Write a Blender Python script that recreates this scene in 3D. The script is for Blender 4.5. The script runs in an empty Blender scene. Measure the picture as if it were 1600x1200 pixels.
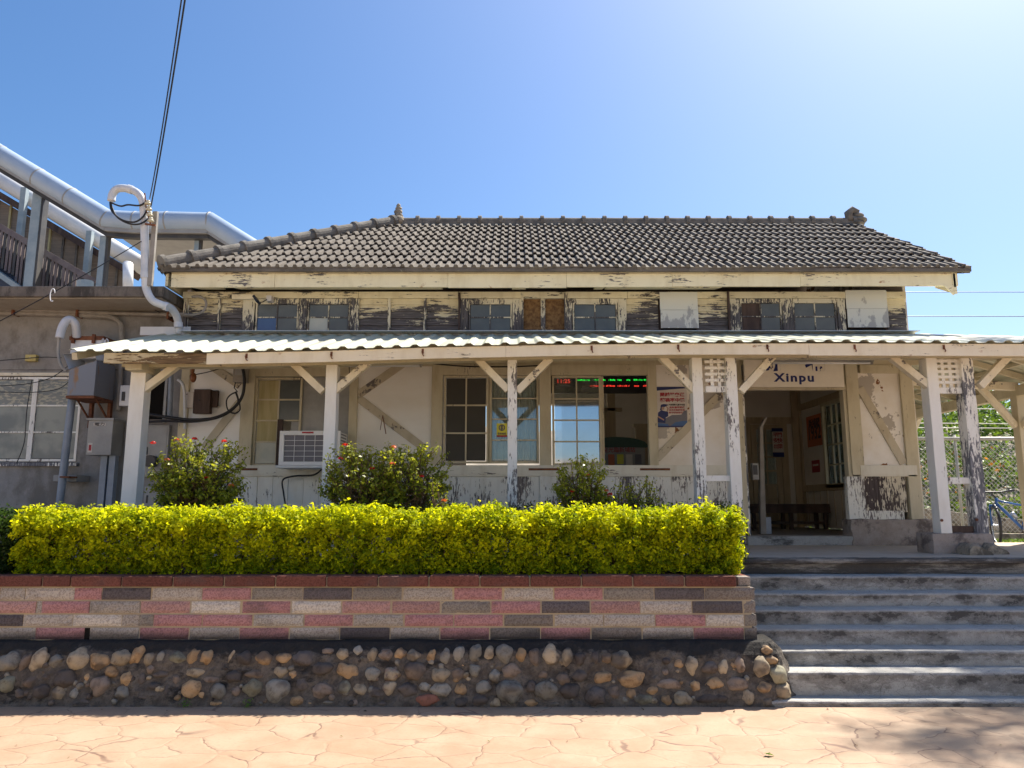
import bpy, math, random
import numpy as np
from mathutils import Vector, noise as mnoise
random.seed(7); rng = np.random.default_rng(7)
R = math.radians
sc = bpy.context.scene
COL = sc.collection
# ------------------------------------------------------------------ camera
PIT = R(9.15); F = 1180.0; EYE = 1.6
cd = bpy.data.cameras.new("camera"); cam = bpy.data.objects.new("camera", cd); COL.objects.link(cam)
cd.sensor_width = 36; cd.lens = 36*F/1600; cd.clip_end = 2000; cd.clip_start = .05
cam.location = (0, 0, EYE); cam.rotation_euler = (R(90)+PIT, 0, 0); sc.camera = cam
# ------------------------------------------------------------------ light
SUN_EL, SUN_AZ = R(55), R(44)          # azimuth measured from +Y towards +X
w = bpy.data.worlds.new("World"); sc.world = w; w.use_nodes = True
wn = w.node_tree; bg = wn.nodes['Background']
sky = wn.nodes.new('ShaderNodeTexSky'); sky.sky_type = 'NISHITA'; sky.sun_disc = False
sky.sun_elevation = SUN_EL; sky.sun_rotation = SUN_AZ; sky.air_density = 1.0; sky.dust_density = 1.5; sky.ozone_density = 4.5
hs_ = wn.nodes.new('ShaderNodeHueSaturation'); hs_.inputs['Saturation'].default_value = 1.2; hs_.inputs['Value'].default_value = .76; wn.links.new(sky.outputs[0], hs_.inputs['Color']); wn.links.new(hs_.outputs[0], bg.inputs[0]); bg.inputs[1].default_value = .10
sd = bpy.data.lights.new("sun", 'SUN'); so = bpy.data.objects.new("sun", sd); COL.objects.link(so)
sd.energy = 4.4; sd.angle = R(.53); sd.color = (1, .93, .82)
sdir = Vector((math.cos(SUN_EL)*math.sin(SUN_AZ), math.cos(SUN_EL)*math.cos(SUN_AZ), math.sin(SUN_EL)))
so.rotation_euler = sdir.to_track_quat('Z', 'Y').to_euler(); so.location = (20, 20, 30)
sc.view_settings.view_transform = 'Standard'; sc.view_settings.look = 'None'
sc.view_settings.exposure = 1.22; sc.view_settings.gamma = 1
sc.cycles.max_bounces = 8; sc.cycles.transparent_max_bounces = 16
# ------------------------------------------------------------------ photo-measured positions
def Yd(py): return math.cos(PIT) - (600-py)/F*math.sin(PIT)
def XX(px, py, D): return D*((px-800)/F)/Yd(py)
def ZZ(py, D):
    v = (600-py)/F
    return EYE + D*(math.sin(PIT)+v*math.cos(PIT))/Yd(py)
# ------------------------------------------------------------------ mesh helpers
class MB:
    def __init__(s): s.v = []; s.f = []; s.c = None; s.p = []
    def add(s, vs, fs, col=None):
        n = len(s.v); s.p.append((n, len(s.f))); s.v += [tuple(p) for p in vs]; s.f += [tuple(i+n for i in f) for f in fs]
        if col is not None:
            if s.c is None: s.c = []
            s.c += [tuple(col)+(1,)]*len(vs)
        return s
    def box(s, x0, x1, y0, y1, z0, z1, col=None):
        x0, x1 = min(x0, x1), max(x0, x1); y0, y1 = min(y0, y1), max(y0, y1); z0, z1 = min(z0, z1), max(z0, z1)
        return s.add([(x0,y0,z0),(x1,y0,z0),(x1,y1,z0),(x0,y1,z0),(x0,y0,z1),(x1,y0,z1),(x1,y1,z1),(x0,y1,z1)],
            [(0,3,2,1),(4,5,6,7),(0,1,5,4),(1,2,6,5),(2,3,7,6),(3,0,4,7)], col)
    def prism(s, poly, y0, y1, col=None):      # poly in (x, z), counter-clockwise seen from -Y
        n = len(poly)
        vs = [(x, y0, z) for x, z in poly]+[(x, y1, z) for x, z in poly]
        fs = [tuple(range(n)), tuple(range(2*n-1, n-1, -1))]+[((i+1) % n, i, n+i, n+(i+1) % n) for i in range(n)]
        return s.add(vs, fs, col)
    def xprism(s, poly, x0, x1, col=None):     # poly in (y, z)
        n = len(poly)
        vs = [(x0, y, z) for y, z in poly]+[(x1, y, z) for y, z in poly]
        fs = [tuple(range(n-1, -1, -1)), tuple(range(n, 2*n))]+[(i, (i+1) % n, n+(i+1) % n, n+i) for i in range(n)]
        return s.add(vs, fs, col)
    def beam(s, p0, p1, wd, dp, up=(0, 1, 0)):  # dp along up, wd across
        a = Vector(p0); b = Vector(p1); d = (b-a).normalized(); u = Vector(up)
        u = (u-d*u.dot(d)).normalized(); r = d.cross(u)
        vs = []
        for p in (a, b):
            for sx, sy in ((-1,-1),(1,-1),(1,1),(-1,1)): vs.append(p+r*sx*wd/2+u*sy*dp/2)
        return s.add(vs, [(0,1,2,3),(7,6,5,4),(0,4,5,1),(1,5,6,2),(2,6,7,3),(3,7,4,0)])
    def tube(s, pts, r, seg=10, cap=True, col=None):
        pts = [Vector(p) for p in pts]; n = len(pts); rs = r if isinstance(r, (list, tuple)) else [r]*n
        vs = []; prev = None
        for i, p in enumerate(pts):
            d = (pts[min(i+1, n-1)]-pts[max(i-1, 0)])
            d = d.normalized() if d.length > 1e-9 else Vector((0,0,1))
            if prev is None: a = Vector((0,0,1)) if abs(d.z) < .9 else Vector((1,0,0)); u = d.cross(a).normalized()
            else: u = (prev-d*prev.dot(d)); u = u.normalized() if u.length > 1e-6 else d.orthogonal().normalized()
            prev = u; q = d.cross(u)
            for k in range(seg):
                t = 2*math.pi*k/seg; vs.append(p+(u*math.cos(t)+q*math.sin(t))*rs[i])
        fs = [(i*seg+k, i*seg+(k+1) % seg, (i+1)*seg+(k+1) % seg, (i+1)*seg+k) for i in range(n-1) for k in range(seg)]
        if cap: fs += [tuple(range(seg-1, -1, -1)), tuple((n-1)*seg+k for k in range(seg))]
        return s.add(vs, fs, col)
    def grid(s, P):                           # P[i][j] points
        n, m = len(P), len(P[0]); vs = [p for row in P for p in row]
        return s.add(vs, [(i*m+j, i*m+j+1, (i+1)*m+j+1, (i+1)*m+j) for i in range(n-1) for j in range(m-1)])
    def ell(s, c, r, seg=12, rings=8, wob=.0, rot=0, col=None, seed=0):
        vs = []; cr, sr = math.cos(rot), math.sin(rot)
        for i in range(rings+1):
            ph = math.pi*i/rings
            for k in range(seg):
                t = 2*math.pi*k/seg
                d = Vector((math.sin(ph)*math.cos(t), math.sin(ph)*math.sin(t), math.cos(ph)))
                g = 1+wob*mnoise.noise(d*1.4+Vector((seed*3.1, seed, 0)))*1.6
                x, y, z = d.x*r[0]*g, d.y*r[1]*g, d.z*r[2]*g
                vs.append((c[0]+x*cr-z*sr, c[1]+y, c[2]+x*sr+z*cr))
        fs = [(i*seg+k, (i+1)*seg+k, (i+1)*seg+(k+1) % seg, i*seg+(k+1) % seg) for i in range(rings) for k in range(seg)]
        return s.add(vs, fs, col)
def wloc(o):
    v = Vector(o.location); p = o.parent
    while p: v += Vector(p.location); p = p.parent
    return v
def meshobj(name, vs, fs, m, parent=None, smooth=False, bev=0, cols=None, origin=None):
    me = bpy.data.meshes.new(name)
    off = wloc(parent) if parent else Vector((0,0,0))
    if origin is None: origin = off
    origin = Vector(origin)
    me.from_pydata([(a-origin.x, b-origin.y, c-origin.z) for a, b, c in vs], [], fs); me.update()
    if cols is not None:
        at = me.color_attributes.new("Col", 'FLOAT_COLOR', 'POINT'); at.data.foreach_set('color', np.array(cols, dtype=np.float32).ravel())
    if smooth: me.polygons.foreach_set('use_smooth', [True]*len(me.polygons))
    if isinstance(m, (list, tuple)):
        for q in m: me.materials.append(q)
    elif m: me.materials.append(m)
    o = bpy.data.objects.new(name, me); COL.objects.link(o)
    if parent: o.parent = parent
    o.location = origin-off
    if bev:
        b = o.modifiers.new('bev', 'BEVEL'); b.width = bev; b.segments = 2; b.limit_method = 'ANGLE'; b.harden_normals = False
    return o
def build(mb, name, m, parent=None, smooth=False, bev=0, label=None, origin=None):
    o = meshobj(name, mb.v, mb.f, m, parent, smooth, bev, mb.c, origin)
    if label: o['label'] = label
    return o
def build_each(mb, name, m, parent=None, smooth=False, bev=0):
    st_ = mb.p+[(len(mb.v), len(mb.f))]
    for (a, b), (c, d) in zip(st_, st_[1:]):
        q = MB(); q.v = mb.v[a:c]; q.f = [tuple(i-a for i in f) for f in mb.f[b:d]]; build(q, name, m, parent, smooth, bev)
def tag(o, label, cat, group=None, kind=None):
    if label: o['label'] = label
    if cat: o['category'] = cat
    if group: o['group'] = group
    if kind: o['kind'] = kind
    return o
def thing(name, label, cat, loc, group=None):
    o = bpy.data.objects.new(name, None); COL.objects.link(o); o.location = loc; o.empty_display_size = .2
    return tag(o, label, cat, group)
def struct(o): o['kind'] = 'structure'; return o
def leafmesh(name, C, Nn, size, cols, m, parent=None, aspect=.55):
    n = len(C); C = np.asarray(C, float); Nn = np.asarray(Nn, float); Nn /= np.linalg.norm(Nn, axis=1)[:, None]+1e-9
    t = rng.normal(size=(n, 3)); t -= (t*Nn).sum(1)[:, None]*Nn; t /= np.linalg.norm(t, axis=1)[:, None]+1e-9
    b = np.cross(Nn, t); s = np.asarray(size).reshape(-1, 1)*np.ones((n, 1))
    V = np.empty((n, 4, 3)); V[:, 0] = C-t*s*.5; V[:, 1] = C+b*s*.5*aspect+Nn*s*.10; V[:, 2] = C+t*s*.5; V[:, 3] = C-b*s*.5*aspect+Nn*s*.10
    off = np.array(wloc(parent)) if parent else np.zeros(3); V -= off
    me = bpy.data.meshes.new(name); me.vertices.add(4*n); me.vertices.foreach_set('co', V.astype(np.float32).ravel())
    me.loops.add(4*n); me.loops.foreach_set('vertex_index', np.arange(4*n, dtype=np.int32))
    me.polygons.add(n); me.polygons.foreach_set('loop_start', np.arange(0, 4*n, 4, dtype=np.int32)); me.update(calc_edges=True)
    cc = np.ones((n, 4, 4), np.float32); cc[:, :, :3] = np.asarray(cols)[:, None, :]
    at = me.color_attributes.new("Col", 'FLOAT_COLOR', 'POINT'); at.data.foreach_set('color', cc.ravel())
    me.materials.append(m); o = bpy.data.objects.new(name, me); COL.objects.link(o)
    if parent: o.parent = parent
    return o
# ------------------------------------------------------------------ material helpers
class NM:
    def __init__(s, name):
        s.m = bpy.data.materials.new(name); s.m.use_nodes = True; s.nt = s.m.node_tree; s.b = s.nt.nodes['Principled BSDF']
        s.g = s.nt.nodes.new('ShaderNodeNewGeometry')
    def n(s, t, **k):
        o = s.nt.nodes.new(t)
        for a, b in k.items(): setattr(o, a, b)
        return o
    def lk(s, a, b): s.nt.links.new(a, b)
    def put(s, inp, v):
        if hasattr(v, 'links'): s.lk(v, inp)
        else:
            if isinstance(v, (tuple, list)) and len(v) == 3 and inp.type == 'RGBA': v = tuple(v)+(1,)
            inp.default_value = v
    def pos(s, sc_=(1,1,1), loc=(0,0,0)):
        mp = s.n('ShaderNodeMapping'); s.lk(s.g.outputs['Position'], mp.inputs[0]); mp.inputs['Scale'].default_value = sc_; mp.inputs['Location'].default_value = loc
        return mp.outputs[0]
    def noise(s, sc_=(1,1,1), scale=1, det=4, rough=.55, loc=(0,0,0), dist=0):
        t = s.n('ShaderNodeTexNoise'); s.lk(s.pos(sc_, loc), t.inputs['Vector']); t.inputs['Scale'].default_value = scale
        t.inputs['Detail'].default_value = det; t.inputs['Roughness'].default_value = rough; t.inputs['Distortion'].default_value = dist
        return t.outputs[0]
    def math(s, op, a, b=0., clamp=False):
        t = s.n('ShaderNodeMath', operation=op, use_clamp=clamp); s.put(t.inputs[0], a); s.put(t.inputs[1], b); return t.outputs[0]
    def step(s, v, lo, hi):
        t = s.n('ShaderNodeMapRange'); t.interpolation_type = 'SMOOTHSTEP'; s.put(t.inputs[0], v); t.inputs[1].default_value = lo; t.inputs[2].default_value = hi
        return t.outputs[0]
    def mix(s, f, a, b, mode='MIX'):
        t = s.n('ShaderNodeMix', data_type='RGBA', blend_type=mode); s.put(t.inputs[0], f); s.put(t.inputs[6], a); s.put(t.inputs[7], b); return t.outputs[2]
    def bump(s, h, st=.3, d=.01):
        t = s.n('ShaderNodeBump'); t.inputs['Strength'].default_value = st; t.inputs['Distance'].default_value = d; s.put(t.inputs['Height'], h); s.lk(t.outputs[0], s.b.inputs['Normal'])
    def z(s):
        t = s.n('ShaderNodeSeparateXYZ'); s.lk(s.g.outputs['Position'], t.inputs[0]); return t.outputs[2]
    def attr(s):
        t = s.n('ShaderNodeVertexColor'); t.layer_name = 'Col'; return t.outputs[0]
    def fin(s, col, rough=.8, spec=.3, metal=0):
        s.put(s.b.inputs['Base Color'], col); s.put(s.b.inputs['Roughness'], rough); s.b.inputs['Specular IOR Level'].default_value = spec
        s.b.inputs['Metallic'].default_value = metal; return s.m
def rough_col(name, a, b, scale=6, rough=.8, bump=.2, det=5, spec=.3, metal=0, sc_=(1,1,1), bd=.005):
    N = NM(name); f = N.noise(sc_, scale, det, .6); N.bump(N.noise(sc_, scale*6, 3), bump, bd)
    return N.fin(N.mix(N.step(f, .3, .7), a, b), rough, spec, metal)
def plain(name, c, rough=.6, spec=.4, metal=0, emit=0):
    N = NM(name); f = N.noise((1,1,1), 9, 3)
    m = N.fin(N.mix(f, tuple(x*.9 for x in c), tuple(min(1, x*1.1) for x in c)), rough, spec, metal)
    if emit: N.b.inputs['Emission Color'].default_value = tuple(c)+(1,); N.b.inputs['Emission Strength'].default_value = emit
    return m
def peel(name, paint, wood=(.11,.10,.10), thr=.6, dirn='v', k=0, z0=0, dirt=.35, rust=0, fleck=1.0, wood2=(.25,.22,.20)):
    N = NM(name)
    st = {'v': (48, 48, 10), 'h': (5, 20, 38), 'n': (14, 14, 14)}[dirn]
    pt = {'v': (3.2, 3.2, 1.6), 'h': (1.5, 2, 4), 'n': (3, 3, 3)}[dirn]
    a = N.noise(st, 1, 5, .62); b = N.noise(pt, 1, 3, .5, (3.3, 1.7, 9.1)); c = N.noise((70,70,30) if dirn == 'v' else (30,60,70), 1, 3, .6, (7, 7, 7))
    v = N.math('ADD', N.math('MULTIPLY', a, .44), N.math('ADD', N.math('MULTIPLY', b, .44), N.math('MULTIPLY', c, .12*fleck)))
    if k: v = N.math('ADD', v, N.math('MULTIPLY', N.math('SUBTRACT', z0, N.z()), k))
    mask = N.step(v, thr-.006, thr+.010)
    stain = N.step(N.noise((6, 6, 2), 1, 5, .6, (5, 1, 2)), .42, .75)
    pc = N.mix(N.math('MULTIPLY', stain, dirt), paint, (paint[0]*.62, paint[1]*.55, paint[2]*.42))
    halo = N.step(v, thr-.05, thr-.004)
    pc = N.mix(N.math('MULTIPLY', halo, .30), pc, (paint[0]*.7, paint[1]*.66, paint[2]*.58))
    if rust:
        rm = N.step(N.noise((4.5, 4, 8), 1, 4, .6, (11, 3, 5)), .68-rust*.1, .80-rust*.1); pc = N.mix(rm, pc, (.34, .13, .03))
    g = N.noise((90, 90, 5) if dirn == 'v' else (5, 60, 110), 1, 3)
    wc = N.mix(N.step(g, .35, .65), wood, wood2)
    col = N.mix(mask, pc, wc)
    N.bump(N.math('SUBTRACT', N.math('MULTIPLY', g, .3), mask), .55, .004)
    return N.fin(col, .75, .25)
def leafmat(name, trans=.45, spec=.35, rough=.5):
    N = NM(name); c = N.attr(); N.fin(c, rough, spec)
    tr = N.n('ShaderNodeBsdfTranslucent'); N.lk(N.mix(1, c, (1.25, 1.2, .7), 'MULTIPLY'), tr.inputs[0])
    mx = N.n('ShaderNodeMixShader'); mx.inputs[0].default_value = trans
    N.lk(N.b.outputs[0], mx.inputs[1]); N.lk(tr.outputs[0], mx.inputs[2]); N.lk(mx.outputs[0], N.nt.nodes['Material Output'].inputs[0]); return N.m
def glass(name, refl=.12, tint=(.9,.95,.93), dirt=.08, dc=(.5,.5,.45), rr=.02):
    N = NM(name); tp = N.n('ShaderNodeBsdfTransparent'); tp.inputs[0].default_value = tint+(1,)
    gl = N.n('ShaderNodeBsdfGlossy'); gl.inputs['Roughness'].default_value = rr; gl.inputs[0].default_value = (.9,.93,1,1)
    lw = N.n('ShaderNodeFresnel'); lw.inputs[0].default_value = 1.5
    f = N.math('ADD', lw.outputs[0], refl-.04, True)
    m1 = N.n('ShaderNodeMixShader'); N.lk(f, m1.inputs[0]); N.lk(tp.outputs[0], m1.inputs[1]); N.lk(gl.outputs[0], m1.inputs[2])
    df = N.n('ShaderNodeBsdfDiffuse'); df.inputs[0].default_value = dc+(1,)
    m2 = N.n('ShaderNodeMixShader'); N.lk(N.math('MULTIPLY', N.step(N.noise((3,3,3), 1, 5), .3, .75), dirt*2), m2.inputs[0])
    N.lk(m1.outputs[0], m2.inputs[1]); N.lk(df.outputs[0], m2.inputs[2]); N.lk(m2.outputs[0], N.nt.nodes['Material Output'].inputs[0]); return N.m
M = {}
M['fascia'] = peel('paint_fascia', (.86, .77, .58), thr=.625, dirn='h', rust=.35, dirt=.3)
M['fascia_top'] = peel('paint_fascia_bounce_tint', (.86, .77, .52), thr=.60, dirn='h', rust=.6, dirt=.35)  # extra yellow in the paint stands in for bounce off the verandah sheet
M['timber'] = peel('paint_timber', (.60, .54, .39), thr=.62, dirn='v', dirt=.45)
M['timber_low'] = peel('paint_wainscot', (.80, .78, .70), thr=.585, dirn='v', dirt=.3)
M['brace'] = peel('paint_brace', (.80, .73, .57), thr=.585, dirn='n', dirt=.4)
M['post'] = peel('paint_post', (.88, .86, .79), thr=.655, dirn='v', dirt=.25)
M['post2'] = peel('paint_post_flaking', (.88, .86, .79), thr=.565, dirn='v', dirt=.25)
M['post3'] = peel('paint_post_bare', (.88, .86, .79), wood=(.10,.10,.11), wood2=(.24,.24,.255), thr=.475, dirn='v', dirt=.25)
M['board'] = peel('paint_clerestory', (.74, .65, .43), wood=(.06, .052, .05), wood2=(.17, .152, .145), thr=.50, dirn='h', k=.42, z0=4.40, dirt=.4)
M['cframe'] = peel('paint_clerestory_frame', (.72, .65, .47), wood=(.06, .055, .055), wood2=(.15, .135, .13), thr=.505, dirn='v', k=.16, z0=4.42, dirt=.4)
M['rail'] = peel('paint_rail', (.76, .73, .62), thr=.60, dirn='h', dirt=.4)
M['panelbare'] = peel('paint_panel_bare', (.70, .64, .50), wood=(.06, .045, .045), wood2=(.10, .08, .075), thr=.49, dirn='v', dirt=.3)
def plaster():
    N = NM('plaster'); a = N.noise((1.3,1.3,1.3), 1, 5, .6); pat = N.noise((2.2,2.2,2.2), 1, 6, .6, (4,2,1))
    col = N.mix(N.step(a, .35, .7), (.88,.85,.80), (.74,.67,.55))
    col = N.mix(N.step(pat, .575, .59), col, (.46,.42,.37)); col = N.mix(N.step(N.noise((3.1,3.1,3.1), 1, 4, .5, (8,8,3)), .655, .662), col, (.26,.12,.055))
    N.bump(N.noise((1,1,1), 40, 4), .15, .004); return N.fin(col, .9, .2)
M['plaster'] = plaster()
def plaster_clean():
    N = NM('plaster_clean'); a = N.noise((.9,.9,1.4), 1, 5, .6)
    N.bump(N.noise((1,1,1), 30, 4), .12, .004); return N.fin(N.mix(N.step(a, .3, .75), (.88,.87,.83), (.80,.76,.68)), .9, .2)
M['plaster2'] = plaster_clean()
def concrete(name, a, b, stain, sthr=.5, hs=(1.5,1.5,5), bump=.35, lines=0):
    N = NM(name); f = N.noise((1,1,1), 5, 8, .72); s = N.noise(hs, 1, 10, .74, (2,5,1))
    col = N.mix(N.step(f, .3, .7), a, b); col = N.mix(N.math('MULTIPLY', N.step(s, sthr-.05, sthr+.09), .85), col, stain)
    sp = N.noise((1,1,1), 130, 2); col = N.mix(N.math('MULTIPLY', N.step(sp, .58, .66), .35), col, stain)
    if lines:
        vo = N.n('ShaderNodeTexVoronoi', feature='DISTANCE_TO_EDGE'); N.lk(N.pos((1.1,1.5,4)), vo.inputs['Vector'])
        ln = N.math('MULTIPLY', N.math('SUBTRACT', 1, N.step(vo.outputs['Distance'], 0, .02)), N.step(N.noise((2,2,2), 1, 2), .5, .6)); col = N.mix(N.math('MULTIPLY', ln, .7), col, (.03,.03,.03))
    N.bump(N.math('ADD', N.noise((1,1,1), 25, 6, .7), N.math('MULTIPLY', s, .6)), bump, .012); return N.fin(col, .88, .25)
M['stair'] = concrete('stair_concrete', (.33,.325,.305), (.43,.42,.39), (.06,.056,.052), .56, (2,3,5), .6, 1)
def stairm():
    N = NM('worn_steps'); g_ = N.n('ShaderNodeSeparateColor'); N.lk(N.attr(), g_.inputs[0]); gr = g_.outputs[0]
    f = N.noise((1,1,1), 7, 8, .72); col = N.mix(N.step(f, .3, .7), (.34,.33,.305), (.455,.44,.405))
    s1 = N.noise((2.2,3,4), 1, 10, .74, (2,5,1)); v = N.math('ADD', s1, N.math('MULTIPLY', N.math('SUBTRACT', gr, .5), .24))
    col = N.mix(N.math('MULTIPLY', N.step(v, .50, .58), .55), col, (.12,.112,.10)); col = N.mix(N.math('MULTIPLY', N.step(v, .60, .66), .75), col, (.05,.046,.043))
    col = N.mix(N.math('MULTIPLY', N.step(N.noise((1,1,1), 110, 3), .56, .66), .4), col, (.10,.095,.09))
    vo = N.n('ShaderNodeTexVoronoi', feature='DISTANCE_TO_EDGE'); N.lk(N.pos((1.3,1.6,4)), vo.inputs['Vector']); ln = N.math('MULTIPLY', N.math('SUBTRACT', 1, N.step(vo.outputs['Distance'], 0, .014)), N.step(N.noise((2,2,2), 1, 2), .5, .56)); col = N.mix(N.math('MULTIPLY', ln, .8), col, (.03,.03,.03))
    N.bump(N.math('ADD', N.noise((1,1,1), 28, 7, .75), s1), .6, .012); return N.fin(col, .88, .2)
M['steps'] = stairm()
M['nosing'] = concrete('platform_edge', (.24,.225,.20), (.34,.32,.28), (.045,.04,.037), .44, (1.0,2,6), .5, 1)
M['slabtop'] = concrete('platform_floor', (.46,.37,.28), (.53,.45,.36), (.22,.19,.16), .62, (1,1,1), .2)
M['greywall'] = concrete('cement_wall', (.26,.25,.235), (.33,.315,.295), (.16,.145,.125), .55, (.8,.8,.5), .2)
M['slabedge'] = concrete('slab_edge', (.13,.115,.10), (.20,.175,.15), (.05,.045,.04), .5, (3,3,1), .3)
M['slabunder'] = concrete('slab_underside', (.36,.31,.25), (.42,.37,.30), (.20,.17,.13), .6, (1,1,1), .2)
M['stonebase'] = concrete('plinth', (.30,.245,.205), (.40,.345,.30), (.12,.095,.085), .52, (4,4,4), .7)
M['mortar'] = concrete('mortar_dark', (.14,.12,.095), (.26,.22,.175), (.030,.028,.026), .50, (3,3,4), 1.0)
M['lump'] = concrete('rough_stone', (.30,.25,.19), (.42,.36,.27), (.10,.08,.06), .5, (5,5,5), .7)
def blockm():
    N = NM('split_block'); c = N.attr(); sp = N.noise((1,1,1), 75, 4, .7); lo = N.noise((2.5,2.5,4), 1, 4, .6)
    col = N.mix(N.math('MULTIPLY', N.step(sp, .46, .58), .58), c, N.mix(1, c, (.38,.34,.33), 'MULTIPLY')); col = N.mix(N.math('MULTIPLY', N.step(sp, .30, .42), -1), col, col)
    col = N.mix(N.math('MULTIPLY', N.step(lo, .52, .72), .45), col, (.10,.09,.085))
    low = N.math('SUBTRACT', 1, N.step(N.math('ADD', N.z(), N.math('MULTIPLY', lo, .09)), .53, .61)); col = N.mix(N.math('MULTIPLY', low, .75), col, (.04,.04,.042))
    N.bump(sp, .8, .012); return N.fin(col, .9, .2)
M['block'] = blockm()
M['blockmortar'] = rough_col('block_mortar', (.36,.31,.23), (.46,.38,.24), 5, .9, .5, bd=.01)
def stonem():
    N = NM('cobble'); c = N.attr(); a = N.noise((1,1,1), 14, 5, .65); b = N.noise((1,1,1), 60, 3)
    col = N.mix(N.step(a, .45, .75), c, N.mix(1, c, (.42,.38,.36), 'MULTIPLY')); col = N.mix(N.math('MULTIPLY', N.step(b, .6, .7), .4), col, (.05,.04,.035))
    dm = N.step(N.noise((4,4,4), 1, 3, .5, (9,9,9)), .55, .64); col = N.mix(N.math('MULTIPLY', dm, .7), col, (.07,.06,.055))
    N.bump(N.math('ADD', a, N.math('MULTIPLY', b, .3)), .35, .01); return N.fin(col, .8, .25)
M['cobble'] = stonem()
def mortarm():
    N = NM('mossy_mortar'); f = N.noise((1,1,1), 9, 8, .75); g_ = N.noise((1,1,1), 70, 4, .7); m_ = N.noise((2.5,2.5,5), 1, 8, .7, (2,1,7))
    col = N.mix(N.step(f, .35, .66), (.085,.072,.06), (.19,.165,.135)); col = N.mix(N.math('MULTIPLY', N.step(g_, .52, .64), .55), col, (.06,.055,.05))
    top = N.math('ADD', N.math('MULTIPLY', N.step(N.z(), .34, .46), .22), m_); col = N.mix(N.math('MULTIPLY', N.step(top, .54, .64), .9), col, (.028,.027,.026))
    N.bump(N.math('ADD', f, N.math('MULTIPLY', g_, .6)), 1.0, .02); return N.fin(col, .9, .2)
M['mortar'] = mortarm()
def paving():
    N = NM('stamped_paving'); ps = N.pos((1,1,1)); wob = N.n('ShaderNodeTexNoise'); N.lk(N.pos((1,1,1)), wob.inputs['Vector']); wob.inputs['Scale'].default_value = 3.2; wob.inputs['Detail'].default_value = 4
    ad = N.n('ShaderNodeVectorMath', operation='MULTIPLY_ADD'); N.lk(wob.outputs['Color'], ad.inputs[0]); ad.inputs[1].default_value = (.22,.22,0); N.lk(ps, ad.inputs[2])
    fl = N.n('ShaderNodeVectorMath', operation='MULTIPLY'); N.lk(ad.outputs[0], fl.inputs[0]); fl.inputs[1].default_value = (2.7,3.3,0)
    vo = N.n('ShaderNodeTexVoronoi', feature='DISTANCE_TO_EDGE'); N.lk(fl.outputs[0], vo.inputs['Vector']); vo.inputs['Scale'].default_value = 1; vo.inputs['Randomness'].default_value = .75
    v2 = N.n('ShaderNodeTexVoronoi', feature='F1'); N.lk(fl.outputs[0], v2.inputs['Vector']); v2.inputs['Scale'].default_value = 1; v2.inputs['Randomness'].default_value = .75
    sp = N.n('ShaderNodeSeparateColor'); N.lk(v2.outputs['Color'], sp.inputs[0])
    vary = N.noise((1,1,1), 2.2, 6, .65); lo = N.noise((1,1,1), .45, 3)
    col = N.mix(N.step(vary, .32, .7), (.34,.215,.135), (.405,.295,.20)); col = N.mix(N.math('MULTIPLY', sp.outputs[0], .35), col, (.35,.21,.12))
    col = N.mix(N.math('MULTIPLY', N.step(lo, .4, .65), .35), col, (.41,.31,.215))
    fine = N.noise((1,1,1), 40, 4, .7); col = N.mix(N.math('MULTIPLY', N.step(fine, .5, .7), .28), col, (.22,.14,.10))
    wdt = N.noise((1,1,1), 5, 3, .5, (3,3,3)); d = N.math('SUBTRACT', vo.outputs['Distance'], N.math('MULTIPLY', N.math('SUBTRACT', wdt, .5), .03))
    ln = N.math('SUBTRACT', 1, N.step(d, .002, .018)); lnv = N.math('MULTIPLY', ln, N.step(N.noise((1,1,1), 3, 3, .5, (1,8,2)), .34, .6))
    col = N.mix(N.math('MULTIPLY', lnv, .85), col, (.15,.085,.06))
    N.bump(N.math('ADD', N.math('MULTIPLY', N.step(d, 0, .06), .6), N.math('MULTIPLY', N.noise((1,1,1), 9, 5, .7), .5)), .35, .012); return N.fin(col, N.math('ADD', .5, N.math('MULTIPLY', vary, .3)), .35)
M['paving'] = paving()
def tilem():
    N = NM('cement_tile'); a = N.noise((1,1,1), 3.5, 5, .6); b = N.noise((1,1,1), 60, 3, .7); c = N.n('ShaderNodeTexWhiteNoise'); c.noise_dimensions = '2D'
    sn = N.n('ShaderNodeVectorMath', operation='SNAP'); N.lk(N.g.outputs['Position'], sn.inputs[0]); sn.inputs[1].default_value = (.125*2, .29, 10); N.lk(sn.outputs[0], c.inputs['Vector'])
    col = N.mix(N.step(a, .3, .7), (.115,.10,.084), (.18,.157,.132)); col = N.mix(N.math('MULTIPLY', N.math('POWER', c.outputs[0], 1.6), .6), col, (.10,.085,.07))
    col = N.mix(N.math('MULTIPLY', N.step(b, .55, .7), .4), col, (.09,.08,.07)); col = N.mix(N.math('MULTIPLY', N.step(N.noise((1,1,1), 8, 5, .7, (4,4,4)), .62, .68), .55), col, (.30,.29,.22)); N.bump(b, .3, .004); return N.fin(col, .85, .25)
M['tile'] = tilem()
M['ridge'] = rough_col('ridge_cement', (.13,.118,.10), (.23,.21,.18), 7, .9, .6, bd=.008)
M['sheet'] = (lambda N: (N.bump(N.noise((1,1,1), 30, 3), .1, .003), N.fin(N.mix(N.step(N.noise((3,.6,1), 1, 5, .6), .5, .72), N.mix(N.noise((1,1,1), .8, 2), (.52,.535,.40), (.58,.58,.45)), (.36,.34,.27)), .42, .5))[1])(NM('corrugated_sheet'))
M['whitemetal'] = rough_col('painted_metal', (.62,.64,.66), (.74,.75,.74), 3, .45, .05, spec=.5)
M['pvc'] = rough_col('pvc_conduit', (.50,.53,.57), (.66,.67,.68), 4, .4, .05, spec=.5)
M['greypipe'] = rough_col('grey_pipe', (.20,.24,.29), (.28,.32,.38), 4, .45, .05, spec=.5)
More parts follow.
